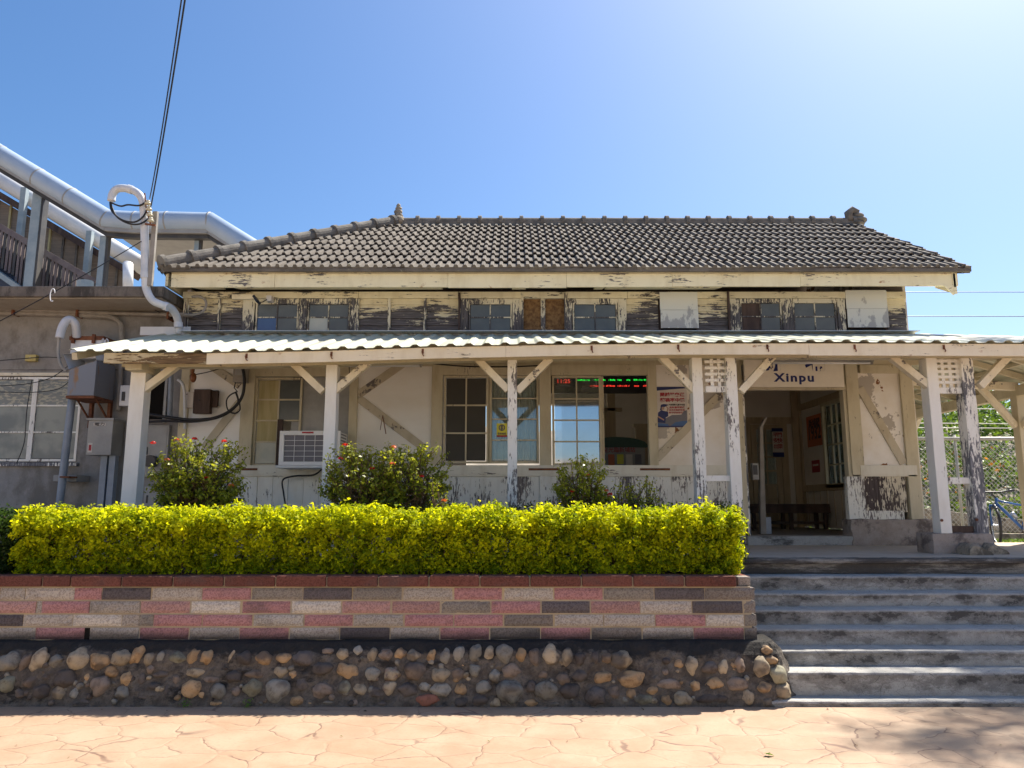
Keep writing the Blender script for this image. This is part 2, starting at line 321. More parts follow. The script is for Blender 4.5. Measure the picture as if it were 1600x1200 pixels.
M['dimpipe'] = rough_col('dusty_pipe', (.24,.22,.19), (.34,.31,.27), 5, .6, .1)
M['cable'] = plain('black_cable', (.018,.018,.02), .5)
M['rust'] = rough_col('rusty_steel', (.12,.045,.025), (.24,.10,.05), 12, .85, .4)
M['rustgrey'] = (lambda N: (N.bump(N.noise((1,1,1), 20, 3), .1, .003), N.fin(N.mix(N.step(N.noise((9,9,2.2), 1, 5, .6, (1,2,3)), .56, .70), (.22,.235,.26), (.30,.17,.08)), .5, .45))[1])(NM('rust_streaked_grey'))
M['cabinet'] = rough_col('cabinet_grey', (.26,.26,.25), (.36,.355,.34), 3, .45, .05, spec=.5)
M['darkwood'] = rough_col('old_dark_wood', (.05,.032,.026), (.10,.065,.05), 10, .7, .3, sc_=(1,1,.2))
M['osb'] = rough_col('warped_board', (.12,.06,.025), (.26,.15,.06), 22, .85, .5)
M['dark'] = plain('dark_gap_fill', (.012,.011,.010), .9, .1)  # near-black fill that puts the shade of holes and slots into colour
M['frost'] = rough_col('frosted_glass', (.085,.095,.092), (.12,.13,.12), 3, .28, .03, spec=.5)
M['frost_pale'] = rough_col('whitewashed_glass', (.40,.42,.36), (.50,.50,.42), 4, .4, .05, spec=.5)
M['frost_blue'] = plain('blue_film', (.05,.11,.24), .35, .5)
M['frost_grey'] = (lambda N: (N.fin(N.mix(N.step(N.noise((12,3,40), 1, 4, .6), .5, .56), (.20,.215,.20), (.40,.38,.29)), .35, .5)))(NM('peeling_film_glass'))
M['curt_y'] = rough_col('yellow_curtain', (.40,.34,.16), (.50,.43,.24), 5, .8, .1, sc_=(4,4,.3))
M['curt_b'] = rough_col('pale_curtain', (.42,.44,.44), (.58,.58,.54), 6, .8, .1, sc_=(5,5,.2))
M['glass'] = glass('window_glass', .10); M['glass2'] = glass('end_window_glass', .03, dirt=.02)
M['glassref'] = glass('reflective_glass', .46, (.5,.55,.6), .05, (.5,.5,.5), .05)
M['screen'] = (lambda N: (N.fin(N.mix(N.noise((1,1,1), 2, 3), (.060,.056,.048), (.095,.09,.078)), .8, .1)))(NM('insect_screen'))
M['board_w'] = (lambda N: (N.bump(N.noise((1,1,1), 8, 3), .1, .003), N.fin(N.mix(N.step(N.math('ADD', N.noise((9,9,4), 1, 5, .6), N.math('MULTIPLY', N.math('SUBTRACT', 4.3, N.z()), .45)), .53, .60), (.70,.69,.60), (.42,.41,.38)), .7, .3))[1])(NM('white_board'))
M['intwall'] = rough_col('interior_plaster', (.70,.65,.57), (.78,.73,.65), 2, .9, .1)
M['intwood'] = rough_col('interior_wood', (.46,.37,.24), (.56,.46,.31), 5, .7, .2, sc_=(3,3,.4))
M['intfloor'] = rough_col('interior_floor', (.22,.19,.16), (.30,.26,.22), 4, .6, .1)
M['sign'] = plain('sign_cream', (.84,.78,.66), .5)
M['navy'] = plain('navy_letters', (.012,.022,.14), .5)
M['paper'] = plain('poster_paper', (.62,.57,.52), .5)
M['red'] = plain('poster_red', (.38,.03,.04), .5); M['pnavy'] = plain('poster_navy', (.02,.03,.12), .5)
M['pblue'] = plain('poster_blue', (.06,.13,.30), .5); M['pgrey'] = plain('poster_grey', (.16,.16,.19), .5); M['skin'] = plain('poster_skin', (.42,.26,.19), .5)
M['yellow'] = plain('sticker_yellow', (.72,.66,.06), .5); M['orange'] = plain('poster_orange', (.55,.17,.08), .6)
M['blackplastic'] = plain('black_plastic', (.03,.03,.035), .4); M['white'] = plain('white_enamel', (.78,.79,.80), .35, .5)
M['ledg'] = plain('led_green', (.02,1,.08), .5, emit=.45); M['ledr'] = plain('led_red', (1,.05,.03), .5, emit=.45)
M['bikeblue'] = plain('bicycle_blue', (.03,.13,.40), .3, .6); M['steel'] = plain('bright_steel', (.55,.56,.57), .3, .5, .8)
M['bark'] = rough_col('shrub_bark', (.09,.06,.035), (.17,.115,.07), 12, .9, .5)
M['galv'] = rough_col('galvanised_wire', (.44,.42,.37), (.54,.52,.46), 6, .5, .05, spec=.5, metal=.2)
M['soil'] = rough_col('soil', (.07,.05,.035), (.13,.10,.07), 5, .95, .6, bd=.03)
M['earth'] = rough_col('trackside_ground', (.22,.19,.15), (.32,.28,.22), 1.5, .95, .5, bd=.03)
M['leaf_y'] = leafmat('golden_leaf', .55, .12, .6); M['leaf_g'] = leafmat('glossy_leaf', .45, .28, .4); M['leaf_h'] = leafmat('hill_leaf', .40)
M['brtube'] = rough_col('bridge_cladding', (.34,.43,.55), (.42,.50,.60), 1, .38, .02, spec=.6)
M['brtrim'] = rough_col('bridge_trim', (.30,.29,.28), (.38,.37,.35), 2, .6, .05)
M['brdark'] = rough_col('bridge_dark_steel', (.05,.05,.055), (.09,.085,.08), 2, .6, .05)
M['brpost'] = rough_col('bridge_post', (.26,.32,.35), (.36,.41,.42), 3, .6, .1)
M['louver'] = (lambda N: (N.bump(N.noise((1,1,60), 1, 1), .4, .01), N.fin(N.mix(N.noise((1,1,45), 1, 1), (.15,.115,.085), (.33,.26,.20)), .8, .2))[1])(NM('louvre_panel'))
M['brpale'] = rough_col('bridge_pale_panel', (.62,.63,.64), (.74,.74,.73), 1.5, .6, .03)
M['railpurple'] = rough_col('bridge_rail', (.14,.11,.11), (.20,.165,.16), 3, .6, .05)
# ================================================================== SETTING
def zsin(x, s=0): return math.sin(x*1.7+s)*.5+math.sin(x*4.3+s*2)*.3+math.sin(x*9.1+s*3)*.2
g = MB(); g.add([(-150,-120,0),(150,-120,0),(150,9,0),(-150,9,0)], [(0,1,2,3)]); struct(build(g, 'pavement', M['paving']))
g = MB(); g.add([(-400,8.5,-.02),(400,8.5,-.02),(400,900,-.02),(-400,900,-.02)], [(0,1,2,3)]); struct(build(g, 'ground', M['earth']))
# stairs
STEP = [(6.42,.045),(6.58,.231),(6.83,.358),(7.08,.50),(7.33,.635),(7.57,.759),(7.82,.897)]
XS0, XS1 = 2.02, 8.2
prof = []
for i, (d, z) in enumerate(STEP):
    z0 = STEP[i-1][1] if i else -.03
    prof += [(d+.006, z0), (d+.004, z0+(z-z0)*.35), (d+.003, z0+(z-z0)*.7), (d-.002, z-.022), (d+.004, z-.006), (d+.022, z+.001)]
    dn = STEP[i+1][0] if i < 6 else 8.07
    prof += [(d+(dn-d)*.6, z), (dn-.012, z+.003)]
prof += [(8.076, STEP[-1][1])]
P = []; nx = 260
for i in range(nx+1):
    x = XS0+(XS1-XS0)*i/nx; row = []
    for j, (d, z) in enumerate(prof):
        q = Vector((x*6, j*.6, 1)); k = mnoise.noise(q)*.5+mnoise.noise(q*3.1)*.35+mnoise.noise(Vector((x*.9, j//8*3.3, 5)))*.9
        row.append((x, d+k*.006, z+k*.005))
    P.append(row)
s_ = MB(); s_.grid(P)
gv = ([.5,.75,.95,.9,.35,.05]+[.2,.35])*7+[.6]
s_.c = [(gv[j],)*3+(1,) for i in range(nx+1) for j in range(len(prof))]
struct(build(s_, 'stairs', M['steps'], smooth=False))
# platform slab with a worn rounded lip
lip = [(8.09,.90),(8.085,.96),(8.075,1.0),(8.04,1.01),(8.035,1.03),(8.045,1.052),(8.07,1.06),(8.14,1.062)]
P = []
for i in range(201):
    x = 2.02+6.2*i/200; row = []
    for j, (d, z) in enumerate(lip):
        k = mnoise.noise(Vector((x*5, j*.5, 9)))*.6+mnoise.noise(Vector((x*17, j, 3)))*.4
        row.append((x, d+k*.008, z+k*.005))
    P.append(row)
s_ = MB(); s_.grid(P); struct(build(s_, 'platform_edge', M['nosing']))
s_ = MB(); s_.box(2.02,8.3,8.13,11.4,.9,1.062); s_.box(-12,2.02,8.2,10.9,.9,1.06); s_.box(2.02,6.1,11.4,16.5,.9,1.06); s_.box(-12,2.02,10.9,16.5,.9,1.058)
struct(build(s_, 'platform', M['slabtop']))
s_ = MB(); s_.box(-12,2.0,6.86,8.2,.2,.965); struct(build(s_, 'planting_bed', M['soil']))
s_ = MB(); s_.box(6.1,60,11.4,400,0,.93); s_.box(-60,-12,8.2,400,0,.93); s_.box(-12,6.1,16.5,400,0,.93); s_.box(8.2,60,8.2,11.4,0,.93); struct(build(s_, 'trackside_ground', M['earth']))
s_ = MB(); s_.box(8.2,8.5,6.3,8.2,0,1.1); o = build(s_, 'stair_side_wall', M['nosing'], bev=.02); tag(o, 'low concrete cheek wall closing the right end of the steps', 'wall')
# ================================================================== RETAINING WALL
rw = thing('retaining_wall', 'low planter wall of grey and pink blocks on a base of river cobbles', 'wall', (-1, 6.5, 0))
def base_pt(u, z):                           # u runs along X then round the right end
    off = .30*z+max(0, z-.36)**2*6
    r = .36
    if u < 2.05: return (u, 6.42+off, z), (0,-1,0)
    a = min((u-2.05)/r, 1.75); cx, cy = 2.05, 6.42+r
    return (cx+(r-off*.9)*math.sin(a)+ (0), cy-(r-off*.9)*math.cos(a)+ (max(0,(u-2.05)/r-1.75)*r), z), (math.sin(a),-math.cos(a),0)
P = []
us = [-7.2+i*.03 for i in range(int(9.25/.03))]+[2.05+i*.03 for i in range(1, 36)]
zs = [-.02,.02,.05,.08,.11,.14,.17,.20,.23,.26,.29,.32,.35,.38,.405,.43,.45,.465]
for u in us:
    row = []
    for z in zs:
        p, nn = base_pt(u, z); k = mnoise.noise(Vector((u*7, z*7, 0)))*.022+mnoise.noise(Vector((u*21, z*21, 4)))*.012+mnoise.noise(Vector((u*50, z*50, 8)))*.006
        row.append((p[0]+nn[0]*k, p[1]+nn[1]*k, p[2]+k*.5))
    p = row[-1]; row.append((p[0]-.02*(u > 2), p[1]+.12, .475+.01*zsin(u*3))); row.append((min(p[0], 2.1), 7.0, .48))
    P.append(row)
mm = MB(); mm.grid(P); build(mm, 'mortar_base', M['mortar'], rw, smooth=False)
CC = dict(g=(.27,.25,.205), o=(.42,.28,.15), b=(.24,.185,.14), d=(.12,.10,.085), t=(.40,.325,.22), k=(.28,.26,.18), r=(.28,.12,.08))
A = """40,90,40,35,0,g 97,97,20,42,25,b 153,87,30,45,25,t 220,88,28,22,-20,g 315,80,45,38,0,t 398,88,40,28,15,o 487,75,38,28,0,t 550,65,22,34,25,o 597,80,20,26,20,t 647,72,15,25,10,g 712,76,36,20,10,k 777,70,22,30,30,o 832,73,25,26,30,o 930,70,10,26,25,t 985,77,30,24,20,d 1062,78,35,24,10,o 1145,75,28,20,5,o 1222,78,40,26,10,d 1320,48,25,12,0,b 1382,60,28,20,10,t 1440,48,18,18,20,g 1500,65,18,28,20,t 1555,65,28,20,15,b 28,178,30,33,0,k 118,172,28,20,0,b 183,152,18,12,0,b 265,157,42,35,0,d 353,153,15,15,0,o 446,132,26,20,0,o 510,160,23,26,0,o 606,120,15,18,0,b 785,133,33,18,0,t 852,162,28,14,0,b 940,150,32,22,0,d 1030,140,42,18,0,b 1132,130,27,20,0,t 1184,140,18,15,0,o 1400,128,42,28,20,o 1300,118,40,25,0,d 1500,140,30,25,0,g 1580,140,30,25,0,t 708,160,15,18,0,b 570,160,14,20,0,d 650,140,30,12,0,d 80,218,18,18,0,b 165,207,33,26,10,d 235,212,28,22,20,t 300,218,18,18,20,g 405,188,38,35,0,b 490,215,28,22,0,g 573,230,25,12,0,d 620,190,25,15,0,d 673,208,15,25,0,d 770,200,38,33,0,o 876,207,30,26,0,g 950,210,20,18,0,b 1020,195,36,30,0,k 1118,205,50,40,0,g 1218,183,26,25,0,d 1295,205,40,28,0,b 1387,192,27,24,0,k 1453,202,30,20,20,t 1510,215,30,18,10,d 1570,195,25,28,20,t 1195,247,27,18,0,o 1250,252,20,13,0,o 340,250,20,10,0,d 865,258,28,8,0,o 960,252,35,12,0,b 1540,258,20,10,0,d 1325,252,25,8,0,g 1430,255,30,10,0,b"""
B = """12,60,20,18,0,b 60,55,20,22,25,o 112,62,25,20,10,t 178,68,15,28,15,o 233,66,20,30,15,g 283,58,22,28,25,g 347,52,22,28,10,g 398,55,18,26,10,t 455,55,30,34,0,g 520,62,20,24,10,o 570,68,22,30,0,b 632,62,31,33,0,t 690,72,22,35,30,t 742,75,22,22,20,d 800,72,18,26,10,d 844,72,20,18,10,o 900,78,36,32,0,t 1118,92,18,15,0,o 1165,100,22,32,10,t 1235,105,28,22,0,d 1285,108,18,28,10,t 1348,97,20,28,0,b 1430,102,27,36,10,t 1472,42,22,16,0,o 1485,78,25,15,10,o 1512,138,34,32,0,k 30,128,28,22,0,b 115,118,40,33,0,b 215,132,35,25,10,t 280,130,22,20,10,b 343,118,22,22,0,g 420,138,22,22,0,g 482,120,33,25,0,b 603,132,18,13,0,b 676,150,25,20,0,b 745,138,30,22,0,d 828,143,36,18,-10,o 935,150,50,28,-8,o 1080,170,45,18,0,b 1178,175,18,20,0,o 1253,168,32,20,-5,o 1340,170,40,25,0,b 1440,185,27,20,0,o 1525,198,32,30,0,t 18,182,22,22,0,b 90,190,38,25,0,d 155,178,18,18,0,g 215,190,40,22,0,g 292,187,24,20,0,o 375,182,30,22,-15,g 478,195,50,42,0,g 556,180,18,20,0,d 616,192,42,32,0,g 705,195,38,28,0,d 870,200,22,22,0,b 936,205,22,18,15,o 1016,193,24,15,-15,o 985,228,38,18,8,k 1070,230,20,17,0,o 1132,225,32,24,0,t 1240,225,60,18,0,d 1378,218,25,25,10,t 1452,238,20,18,0,t 1540,242,20,12,0,t 160,230,45,20,0,r 290,238,28,18,0,d 365,232,30,22,0,d 420,238,22,16,0,t 553,240,25,13,0,o 640,245,30,8,0,g 805,215,38,32,0,d 1505,240,20,15,0,t"""
st = MB(); n_ = 0
for txt, k_, ox in ((A, 2.58, 0), (B, 2.424, 600)):
    for it in txt.split():
        q = it.split(','); cx, cy, rx, ry, an = [float(t) for t in q[:5]]; px, py = cx/k_+ox, cy/k_+1000
        D = 6.5
        for _ in range(4): D = 6.42+.30*max(0, min(.47, ZZ(py, D)))
        x, z = XX(px, py, D), ZZ(py, D); s1 = D/F/1.02/k_; n_ += 1
        u = x if x < 2.05 else 2.05+math.asin(min(1, (x-2.05)/.37))*.36
        p, nn = base_pt(u, max(z, .02))
        kk = random.uniform(.72, 1.25); c = tuple(v*kk for v in CC[q[5]])
        st.ell((p[0]-nn[0]*.01, p[1]-nn[1]*.01+.012, p[2]), (rx*s1*1.07, min(rx, ry)*s1*1.0+.010, ry*s1*1.07), 20, 14, .19, R(-an) , c, n_)
for i in range(150):
    c = CC[random.choice('gobdtbgd')]; kk = random.uniform(.6, 1.1); u = random.uniform(-4.9, 2.35); z = random.uniform(.02, .36); p, nn = base_pt(u, z); a = random.uniform(.010, .026)
    st.ell((p[0]-nn[0]*.0, p[1]-nn[1]*.0+.006, p[2]), (a*random.uniform(1,1.5), a, a), 9, 6, .2, random.uniform(-.5,.5), tuple(v*kk for v in c), i)
for i in range(60):
    c = CC[random.choice('gobdtkg')]; u = random.uniform(-7.1, -4.7); z = random.choice([.08,.18,.28,.38]); p, nn = base_pt(u, z)
    st.ell((p[0], p[1]+.01, p[2]), (random.uniform(.04,.08), .05, random.uniform(.035,.06)), 12, 8, .15, random.uniform(-.4,.4), c, i)
build(st, 'cobbles', M['cobble'], rw, smooth=True)
# split-face blocks, read course by course
BC = dict(g=(.47,.43,.375), l=(.60,.56,.49), p=(.44,.235,.235), q=(.47,.285,.26), d=(.14,.125,.13), b=(.27,.24,.21), e=(.28,.255,.22), h=(.01,.01,.01))
def blk(cr, off): return [(a/3.81+off, b/3.81+off, c) for a, b, c in cr]
rows = [
 blk([(-300,-8,'p'),(0-4,142,'g'),(148,437,'g'),(440,600,'p'),(606,893,'d'),(903,1198,'g'),(1203,1490,'p')], 0)+[(393,472,'e')]+blk([(281,568,'d'),(577,865,'e'),(877,1168,'g'),(1180,1463,'p')], 400)+[(788,864,'g')]+blk([(253,540,'p'),(548,845,'e'),(850,1147,'d'),(1150,1447,'b')], 800),
 blk([(-90,208,'q'),(212,243,'g'),(246,528,'p'),(533,828,'g'),(835,1125,'q'),(1137,1425,'l')], 0)+[(378,452.5,'p')]+blk([(212,503,'l'),(512,797,'q'),(810,1092,'q'),(1102,1395,'e')], 400)+[(768,844,'p')]+blk([(178,463,'d'),(472,762,'q'),(767,1070,'g'),(1077,1373,'d'),(1383,1452,'b')], 800),
 blk([(-160,130,'d'),(133,425,'g'),(430,717,'l'),(722,820,'g'),(823,907,'e'),(912,1197,'p'),(1203,1497,'p')], 0)+[(396,473,'l')]+blk([(287,573,'p'),(580,873,'g'),(885,1172,'p'),(1180,1468,'p')], 400)+[(788,864,'b')]+blk([(255,543,'g'),(550,850,'g'),(857,1152,'p'),(1158,1383,'l'),(1388,1458,'e')], 800),
 blk([(-90,203,'g'),(206,500,'p'),(530,820,'g'),(828,1118,'p'),(1125,1420,'g')], 0)+[(373.5,450,'p')]+blk([(200,492,'g'),(500,793,'d'),(800,1090,'g'),(1097,1387,'p')], 400)+[(766,844,'b')]+blk([(173,467,'p'),(475,772,'b'),(780,1083,'g'),(1085,1383,'p'),(1388,1460,'b')], 800)]
yb = [917.5, 938.6, 959.6, 980, 1001]; DB = 6.70
zb = [ZZ(y, DB) for y in yb]
bm_ = MB(); mo = MB()
for r_, row in enumerate(rows):
    z1, z0 = zb[r_]-.007, zb[r_+1]+.007; ym = (yb[r_]+yb[r_+1])/2
    ext = []; a = row[0][0]
    while a > -260: ext.append((a-78, a-3, random.choice('ggpqbd'))); a -= 80
    for a, b, c in row+ext:
        kk = random.uniform(.86, 1.14); cc = tuple(v*kk for v in BC[c]); x0, x1 = XX(a, ym, DB), XX(b, ym, DB)
        n1 = max(2, int((x1-x0)/.035)); n2 = 4; y = DB+random.uniform(-.005,.005)
        P = [[None]*(n2+1) for _ in range(n1+1)]
        for i in range(n1+1):
            for j in range(n2+1):
                ed = (i in (0, n1))+(j in (0, n2)); k = mnoise.noise(Vector((x0*9+i*1.3, j*1.3+r_*9, 2)))*.006
                P[i][j] = (x0+(x1-x0)*i/n1, y+k+(.012 if ed else 0), z0+(z1-z0)*j/n2)
        vs = [p for q in P for p in q]; fs = [(i*(n2+1)+j, (i+1)*(n2+1)+j, (i+1)*(n2+1)+j+1, i*(n2+1)+j+1) for i in range(n1) for j in range(n2)]
        bm_.add(vs, fs, cc); bm_.box(x0, x1, y+.0125, DB+.16, z0, z1, cc)
hb_ = MB(); hb_.box(XX(131.5, 991, DB), XX(138.5, 991, DB), DB+.004, DB+.06, zb[4]+.008, zb[3]-.008); build(hb_, 'dark_hole_fill', M['dark'], rw)  # solid black box paints the shade inside the gap between blocks
mo.box(-7.6, XX(1175, 960, DB), DB+.017, DB+.15, zb[4]-.03, zb[0]+.004)
build(mo, 'mortar', M['blockmortar'], rw)
# side return of the wall, along the steps
for r_ in range(4):
    for k in range(3): bm_.box(XX(1181, 960, DB)-.19, XX(1181+r_*.8, 960, DB)-.002, DB+.165+.40*k, DB+.555+.40*k, zb[r_+1]+.006, zb[r_]-.006, BC[random.choice('gepb')])
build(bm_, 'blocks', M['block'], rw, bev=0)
cp = MB(); js = [-330,-250,-170,-90,-13,65,110,189.5,269.5,349.6,430,510,591,670,749.6,828,908.7,989,1070,1151.7]
zc0, zc1 = zb[0]+.006, ZZ(900, 6.68)
for a, b in zip(js, js[1:]):
    c = random.uniform(.85, 1.2); cp.box(XX(a+1.1, 909, 6.68), XX(b-1.1, 909, 6.68), 6.675+random.uniform(-.004,.004), 6.875, zc0, zc1+random.uniform(-.003,.003), (.17*c,.068*c,.052*c))
cp.box(XX(1153, 909, 6.75), XX(1173, 909, 6.75), 6.75, 6.87, zc0-.003, zc1-.012, (.36,.31,.26))
cp.box(XX(1090, 909, 6.9), XX(1172, 909, 6.9), 6.89, 8.0, zc0, zc1-.02, (.20,.07,.05))
build(cp, 'coping', M['block'], rw, bev=.012)
mo = MB(); mo.box(-7.6, XX(1149, 909, 6.69), 6.70, 6.86, zc0+.003, zc1-.012); build(mo, 'coping_mortar', M['blockmortar'], rw)
# ================================================================== STATION BUILDING
WD = 10.65                                    # facade plane
SB = thing('station_building', 'old timber station with flaking cream paint, grey tiled roof and long verandah', 'building', (0.5, WD, 1.06))
def bx(mb, x0, x1, y0, y1, D, dep, proud=0):  # px rectangle on a facade plane -> box; D = front
    xm, ym = (x0+x1)/2, (y0+y1)/2
    return mb.box(XX(x0, ym, D), XX(x1, ym, D), D-proud, D+dep, ZZ(y1, D), ZZ(y0, D))
# ---- main roof
ED, EZ, RD, RZ = 10.20, 4.847, 13.1, 6.615
XL, XR = XX(247, 430, ED), 6.41
RXL, RXR = XX(622, 352, RD), 6.22
SL = math.atan2(RZ-EZ, RD-ED)
def roof_rows(mb, nrow, ex0, ex1, fx0, fx1, P, period=.125, exposure=None, th=.042):
    """tile courses between two side limits; P(x, t, h): along-eave x, t 0..1 up the slope, h height off it"""
    for k in range(nrow):
        t0, t1 = k/nrow, (k+1)/nrow
        xa0, xb0 = fx0(t0), fx1(t0); xa1, xb1 = fx0(t1), fx1(t1)
        x = math.ceil(xa0/period)*period; xs = []
        xx = x-period
        while xx < xb0+period:
            for q, hgt in ((.0,.0),(.46,.0),(.54,.026),(.60,.036),(.86,.036),(.94,.020)): xs.append((xx+q*period, hgt))
            xx += period
        jit = {}
        vs = []; fs = []; m = 0
        pts = [(a, h) for a, h in xs if xa0-.001 <= a <= xb0+.001]
        for a, h in pts:
            ti = int(math.floor(a/(2*period))); jj = jit.setdefault(ti, (random.uniform(-.004,.004), random.uniform(-.003,.003)))
            au = min(max(a, xa1-.05), xb1+.05)
            wv = .012*zsin(a*.9)*math.sin(math.pi*min(1, t0+.1)); h = h+wv; vs += [P(a, t0+jj[0]*2, h+(th-.020 if k else -.012)), P(a, t0+jj[0]*2, h+th+jj[1]), P(au, t1+.004, h+.004+jj[1])]
        n = len(pts)
        for i in range(n-1):
            b = i*3
            fs += [(b, b+3, b+4, b+1), (b+1, b+4, b+5, b+2)]
        mb.add(vs, fs)
roof = MB()
def Pfront(x, t, h): return (x, ED+(RD-ED)*t-math.sin(SL)*h, EZ+(RZ-EZ)*t+math.cos(SL)*h+.02)
roof_rows(roof, 9, 0, 0, lambda t: XL+(RXL-XL)*t, lambda t: XR+(RXR-XR)*t, Pfront)
BD = RD+(RD-ED)
def Pback(x, t, h): return (-x, BD-(RD-ED)*t+math.sin(SL)*h, EZ+(RZ-EZ)*t+math.cos(SL)*h+.02)
roof_rows(roof, 9, 0, 0, lambda t: -(XR+(RXR-XR)*t), lambda t: -(XL+(RXL-XL)*t), Pback)
SLh = math.atan2(RZ-EZ, RXL-XL)
def Phip(x, t, h): return (XL+(RXL-XL)*t-math.sin(SLh)*h, -x, EZ+(RZ-EZ)*t+math.cos(SLh)*h+.02)
roof_rows(roof, 9, 0, 0, lambda t: -(BD-(RD-ED)*t), lambda t: -(ED+(RD-ED)*t), Phip)
build(roof, 'roof_tiles', M['tile'], SB)
el_ = MB(); el_.box(XL+.10, XR+.02, ED-.022, ED+.03, EZ-.012, EZ+.036)
build(el_, 'eave_tile_lip', M['tile'], SB, bev=.004)
# verge tiles on the right gable: stepped ends
vg = MB()
for side in (0, 1):
    for k in range(9):
        t0, t1 = k/9, (k+1)/9
        def pt(t, h, x):
            y = ED+(RD-ED)*t-math.sin(SL)*h; z = EZ+(RZ-EZ)*t+math.cos(SL)*h+.02
            return (x, y if not side else 2*RD-y, z)
        x0 = XR+(RXR-XR)*t0-.07; x1 = x0+.09
        vs = [pt(t0-.003,-.05,x0), pt(t0-.003,-.05,x1), pt(t0-.003,.055,x1), pt(t0-.003,.055,x0), pt(t1,-.05,x0), pt(t1,-.05,x1), pt(t1,.028,x1), pt(t1,.028,x0)]
        vg.add(vs, [(0,1,2,3),(7,6,5,4),(0,4,5,1),(1,5,6,2),(2,6,7,3),(3,7,4,0)])
build(vg, 'verge_tiles', M['tile'], SB, bev=.006)
# roof deck under the tiles
rd = MB()
o_ = .03
rd.add([(XL+.05,ED+.05,EZ-.02),(XR-.04,ED+.05,EZ-.02),(RXR-.04,RD,RZ-.03),(RXL,RD,RZ-.03),(XR-.04,BD-.05,EZ-.02),(XL+.05,BD-.05,EZ-.02)], [(0,1,2,3),(2,4,5,3),(0,3,5)])
build(rd, 'roof_boarding', M['darkwood'], SB)
# ridge and hip caps
def ridge_line(p0, p1, pitch, r, collar_r, a0=0):
    mb = MB(); p0, p1 = Vector(p0), Vector(p1); L = (p1-p0).length; d = (p1-p0)/L; n = int(L/pitch)
    for i in range(n+1):
        a = p0+d*(i*L/(n+.3)); b = p0+d*min(L, (i+1)*L/(n+.3)+.02)
        mb.tube([a, b], [r*1.0, r*.93], 16)
        mb.tube([a-d*.035, a-d*.03, a+d*.03, a+d*.035], [collar_r*.93, collar_r, collar_r, collar_r*.93], 16)
    return mb
rl = ridge_line((RXL-.02, RD, RZ+.085), (RXR+.10, RD, RZ+.085), .375, .075, .112)
rl.box(RXL, RXR+.1, RD-.085, RD+.085, RZ-.06, RZ+.07)
build(rl, 'ridge_cap', M['ridge'], SB, smooth=False)
hl = ridge_line((XL+.04, ED+.04, EZ+.12), (RXL, RD, RZ+.10), .40, .105, .128)
build(hl, 'hip_cap', M['ridge'], SB)
hl = ridge_line((XL-.06, BD+.06, EZ+.10), (RXL, RD, RZ+.10), .40, .105, .128); build(hl, 'hip_cap', M['ridge'], SB)
# finials
fn = MB(); fx, fz = RXL-.0, RZ+.10
for dz, r1, r2 in ((0,.15,.10),(.10,.085,.06),(.17,.075,.06),(.235,.06,.045),(.29,.04,.04)): fn.ell((fx, RD, fz+dz), (r1, r1, r2), 12, 8, .18, 0, None, int(dz*50))
build(fn, 'ridge_finial', M['lump'], SB, smooth=True)
fn = MB(); fx = RXR+.02
fn.tube([(fx-.10, RD-.03, fz-.02),(fx-.12, RD-.03, fz+.14),(fx-.05, RD-.03, fz+.20),(fx+.06, RD-.03, fz+.15)], [.07,.075,.07,.05], 10)
fn.ell((fx+.06, RD, fz+.09), (.11,.12,.06), 12, 8, .1); fn.ell((fx+.09, RD, fz+.01), (.13,.14,.07), 12, 8, .1); fn.ell((fx+.04, RD, fz-.06), (.13,.15,.06), 12, 8, .1)
build(fn, 'ridge_end_ornament', M['ridge'], SB, smooth=True)
# eave fascia, soffit, gable barge
fa = MB()
FX = [XX(p, 441, ED+.08) for p in (262, 1496)]
segs = [270, 430, 700, 885, 1050, 1250, 1496]
x0 = XL+.16
for i, p in enumerate(segs[1:]):
    x1 = XX(p, 441, ED+.08); j = random.uniform(-.003,.003); dz = (.0, .004, -.004, .006, .012, .02)[i]
    fa.box(x0, x1-.002, ED+.06+j, ED+.095+j, ZZ(449.5, ED+.08)+dz, EZ+.01); x0 = x1
build(fa, 'eave_fascia', M['fascia_top'], SB, bev=.004)
fa = MB(); fa.box(XL+.06, XL+.10, ED+.1, BD-.1, EZ-.19, EZ); build(fa, 'hip_eave_fascia', M['fascia_top'], SB)
so_ = MB(); zf = ZZ(449.3, ED+.1)
def soff(a, b): so_.add([(a, ED+.1, zf), (b, ED+.1, zf), (b, WD+.03, zf+.08), (a, WD+.03, zf+.08), (a, ED+.1, zf+.02), (b, ED+.1, zf+.02), (b, WD+.03, zf+.10), (a, WD+.03, zf+.10)], [(0,3,2,1),(4,5,6,7),(0,1,5,4),(1,2,6,5),(2,3,7,6),(3,0,4,7)])
for a, b in ((298,336),(362,688),(800,822),(932,945),(950,1128)):
    soff(XX(a, 452, ED+.1), XX(b, 452, ED+.1))
build_each(so_, 'soffit_board', M['fascia_top'], SB, bev=0)
bg_ = MB()
for y0, y1 in ((ED+.04, RD), (BD-.04, RD)):
    za, zb2 = EZ-.22, RZ-.16
    bg_.xprism([(y0, za), (y1, zb2), (y1, zb2+.20), (y0, za+.24)] if y0 < y1 else [(y1, zb2), (y0, za), (y0, za+.24), (y1, zb2+.20)], 6.195, 6.23)
xa = XX(1472, 441, ED+.08)
bg_.prism([(xa, EZ-.195), (6.19, EZ-.335), (6.24, EZ-.295), (6.24, EZ-.195)], ED+.045, ED+.062)
bg_.xprism([(ED+.04, EZ-.32), (ED+.5, EZ-.10), (ED+.5, EZ+.03), (ED+.04, EZ-.02)], 6.2, 6.24)
build_each(bg_, 'barge_board', M['fascia_top'], SB)
